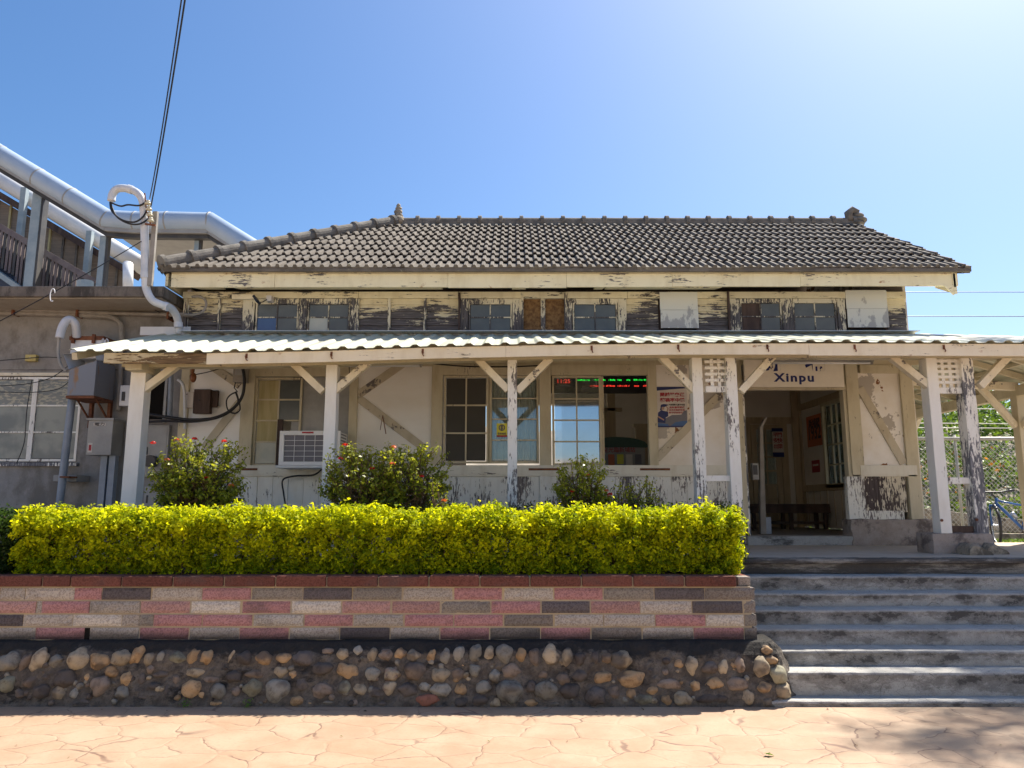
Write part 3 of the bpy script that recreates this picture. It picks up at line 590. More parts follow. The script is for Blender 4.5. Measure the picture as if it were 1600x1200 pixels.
# gable wall and end wall
GX = 5.77
gw = MB(); gw.xprism([(WD+.02, 1.3), (15.2, 1.3), (15.2, 5.1), (RD, RZ-.15), (WD+.02, 4.78)], GX-.001, GX-.06)
# right end wall is built as pieces round the waiting-room window
gw = MB()
gw.xprism([(WD+.05, 4.05), (15.2, 4.05), (15.2, 5.1), (RD, RZ-.15), (WD+.05, 5.0)], GX-.05, GX-.01)
WY0, WY1, WZ0, WZ1 = 12.85, 13.72, ZZ(757, 13.4), ZZ(632, 13.4)
gw.box(GX-.05, GX-.01, WD+.05, WY0, 1.3, 4.05); gw.box(GX-.05, GX-.01, WY1, 15.2, 1.3, 4.05)
gw.box(GX-.05, GX-.01, WY0, WY1, 1.3, WZ0); gw.box(GX-.05, GX-.01, WY0, WY1, WZ1, 4.05)
build_each(gw, 'end_wall', M['plaster'], SB)
def holed(mb, x0, x1, y0, y1, z0, z1, holes, hz0, hz1):
    xs = [x0]+[v for h in holes for v in h]+[x1]
    for i in range(0, len(xs), 2): mb.box(xs[i], xs[i+1], y0, y1, z0, z1)
    for a, b in holes: mb.box(a, b, y0, y1, z0, hz0); mb.box(a, b, y0, y1, hz1, z1)
HOL = [(-3.6,-2.2),(-.9,1.0),(4.75,5.5)]  # unseen rear openings, added to let sunlight into the rooms
bw = MB(); holed(bw, -4.7, GX-.05, 15.15, 15.2, 1.1, 4.72, HOL, 2.1, 3.6); bw.box(-4.75, -4.70, WD+.05, 15.2, 1.1, 4.72); build_each(bw, 'rear_wall', M['plaster2'], SB)
# ---- clerestory
cl = MB()
back = MB(); bx(back, 286, 1415, 456, 524, WD+.06, .05); build(back, 'clerestory_backing', M['darkwood'], SB)
CP = [(287,293,341),(0,341.5,379),(0,561,606),(0,609,662),(0,665,716),(0,979,1029),(0,1090,1138),(0,1388,1417)]
zt, zm, zb_ = ZZ(466, WD), ZZ(497, WD), ZZ(521, WD)
for a, b, c in CP:
    bd = MB(); x0, x1 = XX(b, 490, WD), XX(c, 490, WD)
    hs = [zb_, zb_+(zm-zb_)*.55, zm, zm+(zt-zm)*.36, zm+(zt-zm)*.7, zt+.04]
    for i in range(5):
        y = WD+.030+random.uniform(-.004,.004)
        bd.add([(x0,y-.010,hs[i]),(x1,y-.010+random.uniform(-.004,.004),hs[i]+random.uniform(-.003,.003)),(x1,y+.012,hs[i+1]),(x0,y+.012,hs[i+1]),(x0,y+.03,hs[i]),(x1,y+.03,hs[i]),(x1,y+.03,hs[i+1]),(x0,y+.03,hs[i+1])], [(0,1,2,3),(4,7,6,5),(0,4,5,1),(1,5,6,2),(2,6,7,3),(3,7,4,0)])
    build(bd, 'weatherboard', M['board'], SB)
M['cfh'] = peel('paint_clerestory_head', (.78, .70, .48), wood=(.06, .05, .045), wood2=(.17, .15, .13), thr=.545, dirn='h', dirt=.4)
cf = MB()
for a, b in ((286,560),(560.5,716),(716.5,980),(980.5,1138),(1138.5,1415)): bx(cf, a, b, 456, 466, WD, .05, .012)
build_each(cf, 'head_rail', M['cfh'], SB, bev=.003); cf = MB()
for a, b in ((286,291),(340,344),(379,397),(467,479),(547,561),(606,610),(662,666),(716,731),(801,814),(886,894),(966,979),(1138,1156),(1223,1239),(1309,1321)):
    bx(cf, a, b, 466.5, 521, WD, .05, .010+random.uniform(0,.006))
for a, b in ((397,467),(479,547),(731,801),(894,966),(1156,1223),(1239,1309)): bx(cf, a, b, 466.5, 473.5, WD, .05, .004); bx(cf, a, b, 517.5, 521, WD, .05, .004)
build_each(cf, 'clerestory_frame', M['cframe'], SB, bev=.003)
bs = MB(); bs.box(XX(286, 522, WD), XX(1419, 522, WD), WD-.03, WD+.04, ZZ(523, WD), ZZ(520.7, WD)-.003); build(bs, 'clerestory_sill', M['rust'], SB)
def sash(x0, x1, y0, y1, D, cols, rows, fw, bar, fm, panes, parent=SB, name='window', th=.035, ext=None, proud=0, rowfr=None):
    """px rectangle -> sash frame part with pane sub-parts; panes = material or function(c, r)"""
    ym = (y0+y1)/2; X0, X1, Z1, Z0 = XX(x0, ym, D), XX(x1, ym, D), ZZ(y0, D), ZZ(y1, D)
    f = MB(); f.box(X0, X0+fw, D, D+th, Z0, Z1); f.box(X1-fw, X1, D, D+th, Z0, Z1); f.box(X0+fw, X1-fw, D, D+th, Z0, Z0+fw); f.box(X0+fw, X1-fw, D, D+th, Z1-fw, Z1)
    xs = [X0+fw+(X1-X0-2*fw)*i/cols for i in range(cols+1)]
    fr = rowfr or [i/rows for i in range(rows+1)]
    zs = [Z1-fw-(Z1-Z0-2*fw)*q for q in fr]
    for x in xs[1:-1]: f.box(x-bar/2, x+bar/2, D+.006, D+th-.006, Z0+fw, Z1-fw)
    for z in zs[1:-1]: f.box(X0+fw, X1-fw, D+.004, D+th-.004, z-bar/2, z+bar/2)
    o = build(f, name, fm, parent, bev=.002)
    for c in range(cols):
        for r in range(rows):
            m = panes(c, r) if callable(panes) and not isinstance(panes, bpy.types.Material) else panes
            if m is None: continue
            p = MB(); y = D+th/2+.001*(c+r); p.box(xs[c]+bar/2-.002, xs[c+1]-bar/2+.002, y, y+.004, zs[r+1]+bar/2-.002, zs[r]-bar/2+.002)
            build(p, 'pane', m, o)
    return o
fz_, pl_, bl_ = M['frost'], M['frost_pale'], M['frost_blue']
sash(399, 466, 473, 518.5, WD+.005, 2, 2, .022, .018, M['cframe'], lambda c, r: bl_ if (c, r) == (0, 1) else fz_)
sash(480, 546, 473, 518.5, WD+.005, 2, 2, .022, .018, M['cframe'], lambda c, r: pl_ if (c, r) == (0, 1) else fz_)
sash(732, 800, 473, 518.5, WD+.005, 2, 2, .022, .018, M['cframe'], fz_)
sash(895, 965, 473, 518.5, WD+.005, 2, 2, .022, .018, M['cframe'], fz_)
sash(1157, 1222, 471, 518, WD+.005, 2, 2, .022, .018, M['cframe'], lambda c, r: M['darkwood'] if c == 0 else fz_)
sash(1240, 1308, 471, 518, WD+.005, 2, 2, .022, .018, M['cframe'], fz_)
# boarded recess
rb = MB(); bx(rb, 815, 885, 459, 517, WD+.045, .01); build(rb, 'boarded_opening', M['osb'], SB)
rb = MB(); bx(rb, 845, 852, 459, 517, WD+.02, .02); bx(rb, 814, 818, 457, 518, WD-.02, .06); bx(rb, 882, 887, 457, 518, WD-.02, .06); bx(rb, 818, 882, 515, 518, WD-.01, .05)
build_each(rb, 'opening_frame', M['cframe'], SB)
for a, b, c, d in ((1031,1090,457,513),(1322,1386,454,512)):
    wb = MB(); ym = 485; z0, z1 = ZZ(d, WD), ZZ(c, WD); zc = z0+(z1-z0)*.5
    wb.box(XX(a, ym, WD), XX(b, ym, WD), WD-.022, WD-.012, zc+.002, z1); wb.box(XX(a, ym, WD)+.005, XX(b, ym, WD)+.003, WD-.024, WD-.014, z0, zc-.002)
    build(wb, 'shutter_board', M['board_w'], SB)
    db = MB(); bx(db, a+2, b-2, 513, 518, WD+.02, .02); build(db, 'dark_slot', M['dark'], SB)
# weathered flap covers beside upper windows
fl = MB(); bx(fl, 1138, 1141, 455, 519, WD-.05, .05); bx(fl, 716, 719, 457, 518, WD-.06, .06); build_each(fl, 'shutter_edge', M['darkwood'], SB)
# ---- verandah roof
EVP = [(107,548.5),(320,549.5),(500,546),(670,540.5),(860,536.5),(1060,534.2),(1300,534),(1600,534.8)]
VD = 8.42; EV = [(XX(a, b, VD), ZZ(b, VD)) for a, b in EVP]
def evz(x):
    if x <= EV[0][0]: return EV[0][1]
    for (a, za), (b, zb3) in zip(EV, EV[1:]):
        if x <= b: return za+(zb3-za)*(x-a)/(b-a)
    return EV[-1][1]
VX0 = XX(107, 549, VD); TZ = ZZ(523.5, WD-.02); SX = 7.72; SEZ = 3.42
vr = MB(); per = .205
def corr(q): 
    q = q % 1.0
    return .026*(1-min(1, max(0, (abs(q-.5)-.12)/.16)))
def rowpts(x, y0, z0, y1, z1, n=6): return [(x, y0+(y1-y0)*i/n, z0+(z1-z0)*i/n) for i in range(n+1)]
P = []; x = VX0
while x < SX:
    h = corr((x-VX0)/per+.3)
    sag = .012*zsin(x*1.3)
    e = evz(x)+h+sag*.4; yt = WD-.02; zt_ = TZ
    if x > GX:                                # hipped corner
        f = (SX-x)/(SX-GX); yt = VD+(WD-.02-VD)*f; zt_ = evz(x)+(TZ-evz(x))*f
    yl = VD+random.uniform(-.004,.004)
    if x < -4.3: pass
    P.append(rowpts(x, yl, e, yt, zt_+h)); x += per/16
vr.grid(P); nP = len(P)
P2 = [[(a, b, c-.006) for a, b, c in row] for row in P]; vr.grid(P2); 
for i in range(nP-1):
    vr.add([P[i][0], P[i+1][0], P2[i+1][0], P2[i][0]], [(0,3,2,1)])
P = []; y = VD                                # right side slope
while y < 15.9:
    h = corr(y/per); xt = GX-.005; zt_ = TZ
    if y < WD: f = (y-VD)/(WD-VD); xt = SX+(GX-SX)*f; zt_ = SEZ+(TZ-SEZ)*f
    P.append([(SX+(xt-SX)*i/6, y, SEZ+(zt_-SEZ)*i/6+h) for i in range(7)]); y += per/12
vr.grid(P)
o = build(vr, 'verandah_roof', M['sheet'], SB, smooth=False)
fs_ = MB(); bx(fs_, 292, 1424, 518.5, 523.3, WD-.035, .02); fs_.box(XX(292, 521, WD), XX(1424, 521, WD), WD-.24, WD-.03, TZ+.012, TZ+.018)
build_each(fs_, 'flashing', M['whitemetal'], SB)
fs_ = MB(); fs_.box(XX(222, 520, WD), XX(300, 520, WD), WD-.06, WD-.05, ZZ(525, WD), ZZ(512, WD)); build_each(fs_, 'flashing', M['whitemetal'], SB)
# purlins, rafters
ra = MB(); x = -5.0
while x < 7.6:
    f = 1 if x < GX else max(.1, (SX-x)/(SX-GX)); ra.beam((x, VD+.05, evz(x)-.05), (x, VD+(WD-.02-VD)*f, evz(x)+(TZ-evz(x))*f-.06), .06, .08, (0,0,1)); x += .62
for y in np.arange(9.0, 15.8, .62):
    xt = GX if y > WD else SX+(GX-SX)*(y-VD)/(WD-VD); zt_ = TZ if y > WD else SEZ+(TZ-SEZ)*(y-VD)/(WD-VD)
    ra.beam((SX-.05, y, SEZ-.05), (xt, y, zt_-.06), .06, .08, (0,0,1))
ra.beam((SX-.05, VD+.05, SEZ-.06), (GX, WD, TZ-.07), .09, .11, (0,0,1))
for f in (.3, .55, .8):
    xx_ = SX+(GX-SX)*f; ra.beam((xx_, VD+(WD-VD)*f, SEZ+(TZ-SEZ)*f-.03), (xx_, 15.8, SEZ+(TZ-SEZ)*f-.03), .05, .05, (0,0,1))
build_each(ra, 'rafter', M['timber'], SB)
# fascia boards (sagging), plate beam
M['fbare'] = peel('fascia_bare_wood', (.62,.52,.32), wood=(.10,.06,.03), wood2=(.26,.17,.08), thr=.50, dirn='h', dirt=.6)
jo = [(162,322,'fbare'),(322.5,790,'fascia'),(790.5,1265,'fascia'),(1265.5,1900,'fascia')]
for a, b, m in jo:
    fb = MB(); X0, X1 = XX(a, 560, VD+.03), XX(b, 560, VD+.03) if b < 1700 else SX-.02; n = 24; vs = []
    for i in range(n+1):
        x = X0+(X1-X0)*i/n; e = evz(x); hh = .118 if a < 300 else (.125 if a < 1200 else .137)
        for y in (VD+.035, VD+.062): vs += [(x, y, e-.015-hh), (x, y, e-.012)]
    fs = []
    for i in range(n):
        q = i*4; fs += [(q,q+4,q+5,q+1),(q+2,q+3,q+7,q+6),(q+1,q+5,q+7,q+3),(q,q+2,q+6,q+4)]
    fs += [(0,1,3,2),(4*n,4*n+2,4*n+3,4*n+1)]
    fb.add(vs, fs); build(fb, 'verandah_fascia', M[m], SB)
fb = MB(); fb.box(SX-.06, SX-.03, VD+.06, 15.8, SEZ-.15, SEZ-.012); build(fb, 'side_fascia', M['fascia'], SB)
for p in (384,517,660,925,1061,1201,1338,1478):
    hk = MB(); x = XX(p, 550, VD); z = evz(x)-.07; hk.tube([(x, VD+.034, z+.035), (x-.008, VD+.012, z+.01), (x+.006, VD+.01, z-.03), (x+.012, VD+.034, z-.035)], .006, 6); hk.box(x-.012, x+.012, VD+.028, VD+.034, z-.01, z+.045); build(hk, 'gutter_hook', M['rust'], SB)
PB = 8.80
pb = MB()
xs_ = np.linspace(-4.62, 7.6, 30); vs = []
for x in xs_:
    e = evz(x)-.01
    for y in (PB-.01, PB+.14): vs += [(x, y, e-.10), (x, y, e+.055)]
fs = []
for i in range(29):
    q = i*4; fs += [(q,q+4,q+5,q+1),(q+2,q+3,q+7,q+6),(q+1,q+5,q+7,q+3),(q,q+2,q+6,q+4)]
pb.add(vs, fs+[(0,1,3,2),(116,118,119,117)]); build(pb, 'verandah_beam', M['timber'], SB)
sb = MB(); sb.beam((7.5, 8.9, SEZ-.02-.13), (7.5, 15.7, SEZ-.15), .13, .15, (0,0,1)); build(sb, 'verandah_beam', M['timber'], SB)
# posts
def post(x0, x1, py, m, zbot, dep=.165, braces=(), bm='brace', D=PB, off=0):
    X0, X1 = XX(x0, py, D), XX(x1, py, D); xm = (X0+X1)/2; zt_ = evz(xm)-.108
    mb = MB(); n = 14; vs = []
    for i in range(n+1):
        z = zbot+(zt_-zbot)*i/n; k = [.003*mnoise.noise(Vector((xm*9+j*5, z*3, 1))) for j in range(4)]
        vs += [(X0+k[0], D+k[1], z), (X1+k[2], D+k[1], z), (X1+k[2], D+dep+k[3], z), (X0+k[0], D+dep+k[3], z)]
    fs = [(3,2,1,0), (4*n,4*n+1,4*n+2,4*n+3)]
    for i in range(n):
        q = i*4
        for j in range(4): fs.append((q+j, q+(j+1)%4, q+4+(j+1)%4, q+4+j))
    mb.add(vs, fs); o = build(mb, 'verandah_post', M[m], SB, bev=.006)
    for (ax, ay, bx_, by_) in braces:
        b = MB(); b.beam((XX(ax, ay, D+.06), D+.06, ZZ(ay, D+.06)), (XX(bx_, by_, D+.06), D+.06, ZZ(by_, D+.06)), .085, .09); build(b, 'brace', M[bm], o, bev=.006)
    return o
post(196.5, 220, 680, 'post', 1.0, .17, [(216,616,278,570)])
cap_ = MB(); cap_.box(XX(195, 572, 8.62), XX(222, 572, 8.62), 8.62, 9.1, ZZ(578, 8.62), ZZ(562, 8.62)); build(cap_, 'bracket_block', M['timber'], SB, bev=.012)
post(504.5, 522.5, 700, 'post', 1.0, .15, [(505,612,452,562),(522,612,580,563)])
post(793, 808, 700, 'post2', 1.0, .13, [(794,610,744,559),(808,612,860,560)])
post(1086, 1102.5, 700, 'post2', 1.0, .15, [(1086,612,1032,557)])
post(1139.5, 1157, 700, 'post2', 1.24, .16, [(1157,612,1207,557)])
post(1461, 1478.5, 722, 'post', 1.285, .17, [(1456,608,1392,557)])
post(1516.5, 1535.5, 722, 'post3', 1.285, .17, [(1530,604,1575,556)])
# rails and lattice between the double posts
def lattice(x0, x1, y0, y1, ry0, ry1, nx, nz, name='lattice'):
    D = PB+.06; mb = MB(); X0, X1, Z0, Z1 = XX(x0, y1, D), XX(x1, y1, D), ZZ(y1, D), ZZ(y0, D)
    for i in range(nx): x = X0+(X1-X0)*(i+1)/(nx+1); mb.box(x-.018, x+.018, D, D+.02, Z0, Z1)
    for i in range(nz): z = Z0+(Z1-Z0)*(i+1)/(nz+1); mb.box(X0, X1, D-.014, D-.001, z-.017, z+.017)
    mb.box(X0, X1, D-.025, D+.03, Z0-.07, Z0); build(mb, name, M['post2'], SB)
lattice(1102, 1136, 556, 604, 0, 0, 2, 4); lattice(1464, 1510, 556, 606, 0, 0, 3, 5)
rr = MB(); D = PB+.05
rr.box(XX(1103, 748, D), XX(1141, 748, D), D, D+.05, ZZ(752, D), ZZ(743, D)); rr.box(XX(1478, 752, D), XX(1518, 752, D), D, D+.05, ZZ(756, D), ZZ(746, D)); build_each(rr, 'post_rail', M['post2'], SB, bev=.005)
rr = MB(); rr.box(XX(1480, 826, D), XX(1521, 826, D), D, D+.07, ZZ(833, D), ZZ(822, D)); build_each(rr, 'post_rail', M['darkwood'], SB, bev=.005)
def rough_block(name, x0, x1, y0, y1, z0, z1, m, parent, amp=.02, label=None):
    mb = MB(); nx, nz, ny = 14, 8, 5
    def q(i, j, k):
        p = Vector((x0+(x1-x0)*i/nx, y0+(y1-y0)*j/ny, z0+(z1-z0)*k/nz)); c = Vector(((x0+x1)/2, (y0+y1)/2, (z0+z1)/2))
        n = mnoise.noise(p*6)*amp+mnoise.noise(p*17)*amp*.5
        e = sum(1 for a, b in ((i, nx), (j, ny), (k, nz)) if a in (0, b)); s = 1-(.035 if e >= 2 else 0)-(.03 if e == 3 else 0)
        d = p-c; return tuple(c+Vector((d.x*(1-(1-s)*.5), d.y*s, d.z*s))+d.normalized()*n)
    mb.grid([[q(i, 0, k) for k in range(nz+1)] for i in range(nx+1)][::-1]); mb.grid([[q(i, ny, k) for k in range(nz+1)] for i in range(nx+1)])
    mb.grid([[q(i, j, nz) for j in range(ny+1)] for i in range(nx+1)][::-1])
    mb.grid([[q(0, j, k) for k in range(nz+1)] for j in range(ny+1)]); mb.grid([[q(nx, j, k) for k in range(nz+1)] for j in range(ny+1)][::-1])
    return build(mb, name, m, parent, smooth=True, label=label)
rough_block('post_plinth', XX(1458, 850, 8.75), XX(1556, 850, 8.75), 8.75, 9.12, 1.05, 1.29, M['stonebase'], SB)
rough_block('post_plinth', XX(1128, 850, 8.78), XX(1161, 850, 8.78), 8.78, 9.1, 1.05, 1.245, M['stonebase'], SB)
# side posts
for (px, D, m) in ((1590, 11.0, 'timber'), (1437, 14.3, 'timber')):
    X = 7.42; mb = MB(); mb.box(X, X+.15, D, D+.15, .93, SEZ-.22); o = build(mb, 'verandah_post', M[m], SB, bev=.006)
    for s1 in (-1, 1):
        b = MB(); b.beam((X+.075, D+.075+s1*.07, 2.75), (X+.075, D+.075+s1*.55, SEZ-.22), .08, .08, (1,0,0)); build(b, 'brace', M['brace'], o, bev=.005)
    b = MB(); b.beam((X, D+.075, 2.75), (X-.5, D+.075, SEZ-.05), .08, .08); build(b, 'brace', M['brace'], o, bev=.005)
    b = MB(); b.beam((X+.07, D+.075, SEZ-.08), (GX, D+.075, SEZ+.02), .10, .12, (0,0,1)); build(b, 'tie_beam', M['brace'], o, bev=.005)
b = MB(); b.beam((7.42, 9.0, 2.9), (7.42, 9.0, 3.3), .15, .15); 
# ---- lower facade
tf = MB()   # framework proud of panels
HY0, HY1 = 540, 586
for a, b in ((280,293),(376,396),(545,558),(674,691),(843,861),(1013,1027),(1325,1344)): bx(tf, a, b, 545, 742, WD, .10, .012)
bx(tf, 1413, 1432, 545, 812, WD, .10, .012)
bx(tf, 1146, 1163, 545, 812, WD, .10, .012)
for a, b in ((691,843),(861,1013)): bx(tf, a, b, 569, 586, WD, .08, .006)
bx(tf, 396, 545, 572, 588, WD, .08, .004); bx(tf, 293, 376, 545, 560, WD, .06, 0); bx(tf, 558, 674, 545, 562, WD, .06, 0); bx(tf, 1027, 1146, 545, 558, WD, .06, 0)
bx(tf, 1163, 1325, 601, 609, WD, .10, .0); bx(tf, 1344, 1413, 570, 583, WD, .06, 0)
bx(tf, 761, 767, 587, 724, WD+.07, .02)  # strip added behind the sash joint to block light from the rear openings
build_each(tf, 'frame_timber', M['timber'], SB, bev=.004)
hp = MB()
bx(hp, 396, 1013, 520, 572, WD+.015, .03); bx(hp, 1163, 1325, 520, 601, WD+.02, .03); bx(hp, 293, 396, 520, 545, WD+.02, .03); bx(hp, 1013, 1432, 520, 570, WD+.022, .03)
build_each(hp, 'header_panel', M['timber'], SB)
rl_ = MB()
for a, b in ((283,545),(545,845),(845,1146),(1344,1432)):
    bx(rl_, a, b, 727, 742, WD, .06, .022)
    bx(rl_, a, b, 742, 744.5, WD, .05, .012)
build_each(rl_, 'sill_rail', M['rail'], SB, bev=.003)
for a, b in ((376,402),(826,875),(1000,1047)):
    q = MB(); bx(q, a, b, 731.5, 735, WD-.028, .006); build(q, 'steel_strap', M['rust'], SB)
pn = MB()
bx(pn, 293, 376, 558, 727, WD+.03, .03); bx(pn, 558, 674, 560, 727, WD+.03, .03); build_each(pn, 'plaster_panel', M['plaster2'], SB)
pn = MB(); bx(pn, 1027, 1146, 556, 727, WD+.03, .03); bx(pn, 1344, 1413, 583, 728, WD+.03, .03); build_each(pn, 'plaster_panel', M['plaster'], SB)
M['wbrace'] = peel('paint_wall_brace', (.56, .50, .38), thr=.57, dirn='n', dirt=.4)
def dbr(ax, ay, bx_, by_, wd=.11): 
    b = MB(); b.beam((XX(ax, ay, WD), WD+.02, ZZ(ay, WD)), (XX(bx_, by_, WD), WD+.02, ZZ(by_, WD)), wd, .035); build(b, 'wall_brace', M['wbrace'], SB, bev=.003)
dbr(320,565,374,602); dbr(374,628,318,700); dbr(560,616,632,566); dbr(560,622,662,700); dbr(1027,716,1144,598); dbr(1344,606,1413,724)
# wainscot boards, one mesh per bay
def wains(a, b, y0, y1, m, n, name='wainscot'):
    mb = MB(); w_ = (b-a)/n
    for i in range(n):
        j = random.uniform(-.003,.003); ym = (y0+y1)/2
        x0, x1 = XX(a+i*w_, ym, WD), XX(a+(i+1)*w_, ym, WD); mb.box(x0+.003, x1-.003, WD+.022+j, WD+.04, ZZ(y1, WD), ZZ(y0, WD))
    mb.box(XX(a, 770, WD), XX(b, 770, WD), WD+.041, WD+.05, ZZ(y1, WD), ZZ(y0, WD)); build(mb, name, m, SB)
wains(293, 376, 744, 812, M['timber_low'], 4); wains(376, 545, 744, 812, M['timber_low'], 7); wains(545, 691, 744, 812, M['timber_low'], 6)
M['wl2'] = peel('paint_wainscot_flaking', (.78, .77, .70), thr=.535, dirn='v', dirt=.25)
wains(691, 843, 744, 812, M['wl2'], 7); wains(861, 1013, 744, 812, M['wl2'], 6); wains(1027, 1146, 744, 812, M['wl2'], 5)
wains(1352, 1418, 744, 800, M['panelbare'], 3)
vp = MB()
for a, b in ((283,293),(545,556),(681,691),(843,861),(1013,1027)): bx(vp, a, b, 744.5, 812, WD, .06, .008)
bx(vp, 1325, 1352, 744.5, 812, WD, .1, .008); bx(vp, 1344, 1413, 798, 812, WD, .06, .004); build_each(vp, 'stud', M['wl2'], SB, bev=.003)
rough_block('stone_footing', XX(1330, 830, 10.58), XX(1460, 830, 10.58), 10.57, 10.9, 1.05, ZZ(811, 10.6), M['stonebase'], SB, .03)
rough_block('stone_footing', XX(1140, 830, 10.55), XX(1166, 830, 10.55), 10.55, 10.9, 1.05, ZZ(811, 10.6), M['stonebase'], SB, .02)
rough_block('stone_footing', -4.7, XX(1146, 830, 10.6), 10.60, 10.9, 1.05, ZZ(811, 10.6), M['stonebase'], SB, .015)
ds = MB(); bx(ds, 1168, 1342, 838, 853, WD-.06, .5); build(ds, 'door_sill', M['stair'], SB, bev=.012)
# door jamb left edge: flaking
dj = MB(); bx(dj, 1163, 1168, 609, 838, WD+.02, .12); build(dj, 'door_jamb', M['post3'], SB)
dj = MB(); bx(dj, 1325, 1331, 609, 838, WD+.02, .12); build(dj, 'door_jamb', M['timber'], SB)
# ---- windows of the facade
T = M['timber']
sash(397, 470, 590, 728, WD+.05, 2, 4, .03, .022, T, lambda c, r: (M['curt_y'] if r < 3 else M['frost_pale']) if c == 0 else (M['frost'] if r < 2 else None), rowfr=[0,.24,.49,.74,1])
gp = MB(); bx(gp, 455, 545, 588, 728, WD+.095, .02); build(gp, 'blanking_panel', M['cabinet'], SB)
bx2 = MB(); bx(bx2, 432, 440, 655, 728, WD+.0, .05); build(bx2, 'window_support', M['darkwood'], SB)
sash(693, 763, 587, 724, WD+.03, 2, 3, .028, .022, T, M['screen'])
o = sash(765, 842, 587, 724, WD+.05, 2, 4, .03, .020, T, M['glass'])
cu = MB(); P = []
for i in range(90):
    x = XX(768, 650, WD+.16)+(XX(841, 650, WD+.16)-XX(768, 650, WD+.16))*i/89; P.append([(x, WD+.17+.022*math.sin(i*.9)+.01*math.sin(i*.37), z) for z in (ZZ(722, WD+.16), ZZ(592, WD+.16))])
cu.grid(P); build(cu, 'curtain', M['curt_b'], SB, smooth=True)
sash(863, 940, 587, 727, WD+.03, 2, 4, .03, .020, T, lambda c, r: M['glass'] if r == 0 else M['glassref'])
tr_ = MB(); bx(tr_, 940, 944, 588, 727, WD+.07, .03); build(tr_, 'sash_edge', T, SB)
# ---- interior
it = MB()
holed(it, -4.7, GX-.06, 14.95, 15.1, 1.06, 4.1, HOL[:2], 2.1, 3.6); it.box(2.80, 2.9, WD+.12, 14.95, 1.06, 4.1); it.box(-1.3, -1.2, WD+.2, 14.95, 1.06, 4.1)
build_each(it, 'inner_wall', M['intwall'], SB)
it = MB(); it.box(-4.7, GX-.06, WD+.1, 15.1, 4.1, 4.16); build(it, 'ceiling', M['intwall'], SB)
it = MB(); it.box(-4.7, GX-.06, WD+.02, 15.1, 1.07, 1.19); build(it, 'inner_floor', M['intfloor'], SB)
it = MB(); ix = GX-.052
it.box(ix-.012, ix, WD+.12, WY0-.02, 1.2, 4.1); it.box(ix-.012, ix, WY1+.02, 14.95, 1.2, 4.1); it.box(ix-.012, ix, WY0-.02, WY1+.02, 1.2, WZ0-.03); it.box(ix-.012, ix, WY0-.02, WY1+.02, WZ1+.03, 4.1); build_each(it, 'inner_lining', M['intwall'], SB)
it = MB()
for z in (WZ0-.10, WZ1+.06): it.box(ix-.05, ix-.013, WD+.15, 14.94, z, z+.12)
for y in (11.5, 14.8): it.box(ix-.045, ix-.014, y, y+.12, 1.2, 4.1)
for y in np.arange(11.1, 14.8, .3): it.box(ix-.02, ix-.0125, y, y+.012, 1.25, WZ0-.1)
# back-wall door surround
for a, b, c, d in ((1163,1240,652,662),(1224,1234,662,835),(1168,1176,662,835),(1240,1250,560,835),(1178,1224,560,600)): 
    D = 14.9; it.box(XX(a, (c+d)/2, D), XX(b, (c+d)/2, D), D, D+.045, ZZ(d, D), ZZ(c, D))
build_each(it, 'inner_timber', M['intwood'], SB)
o = sash(1177, 1223, 663, 832, 14.88, 2, 7, .10, .03, M['intwood'], lambda c, r: M['glass'] if r < 4 else M['intwood'], name='inner_door', th=.05)
wf = MB(); n1 = 3
wf.box(ix-.05, GX+.02, WY0-.06, WY0, WZ0-.06, WZ1+.06); wf.box(ix-.05, GX+.02, WY1, WY1+.06, WZ0-.06, WZ1+.06); wf.box(ix-.05, GX+.02, WY0, WY1, WZ0-.06, WZ0); wf.box(ix-.05, GX+.02, WY0, WY1, WZ1, WZ1+.06)
for i in range(1, 4): y = WY0+(WY1-WY0)*i/4; wf.box(GX-.04, GX-.01, y-.015, y+.015, WZ0, WZ1)
for i in range(1, 4): z = WZ0+(WZ1-WZ0)*i/4; wf.box(GX-.038, GX-.012, WY0, WY1, z-.013, z+.013)
o = build(wf, 'end_window', M['timber'], SB); p = MB(); p.box(GX-.027, GX-.023, WY0, WY1, WZ0, WZ1); build(p, 'pane', M['glass2'], o)
tk = MB()   # ticket-office woodwork
D = 13.5
for a, b, c, d in ((950,962,600,735),(940,972,637,642),(938,950,640,728),(990,1012,662,668),(994,1012,668,735)): tk.box(XX(a, (c+d)/2, D), XX(b, (c+d)/2, D), D, D+.12, ZZ(d, D), ZZ(c, D))
build_each(tk, 'office_woodwork', M['intwood'], SB)
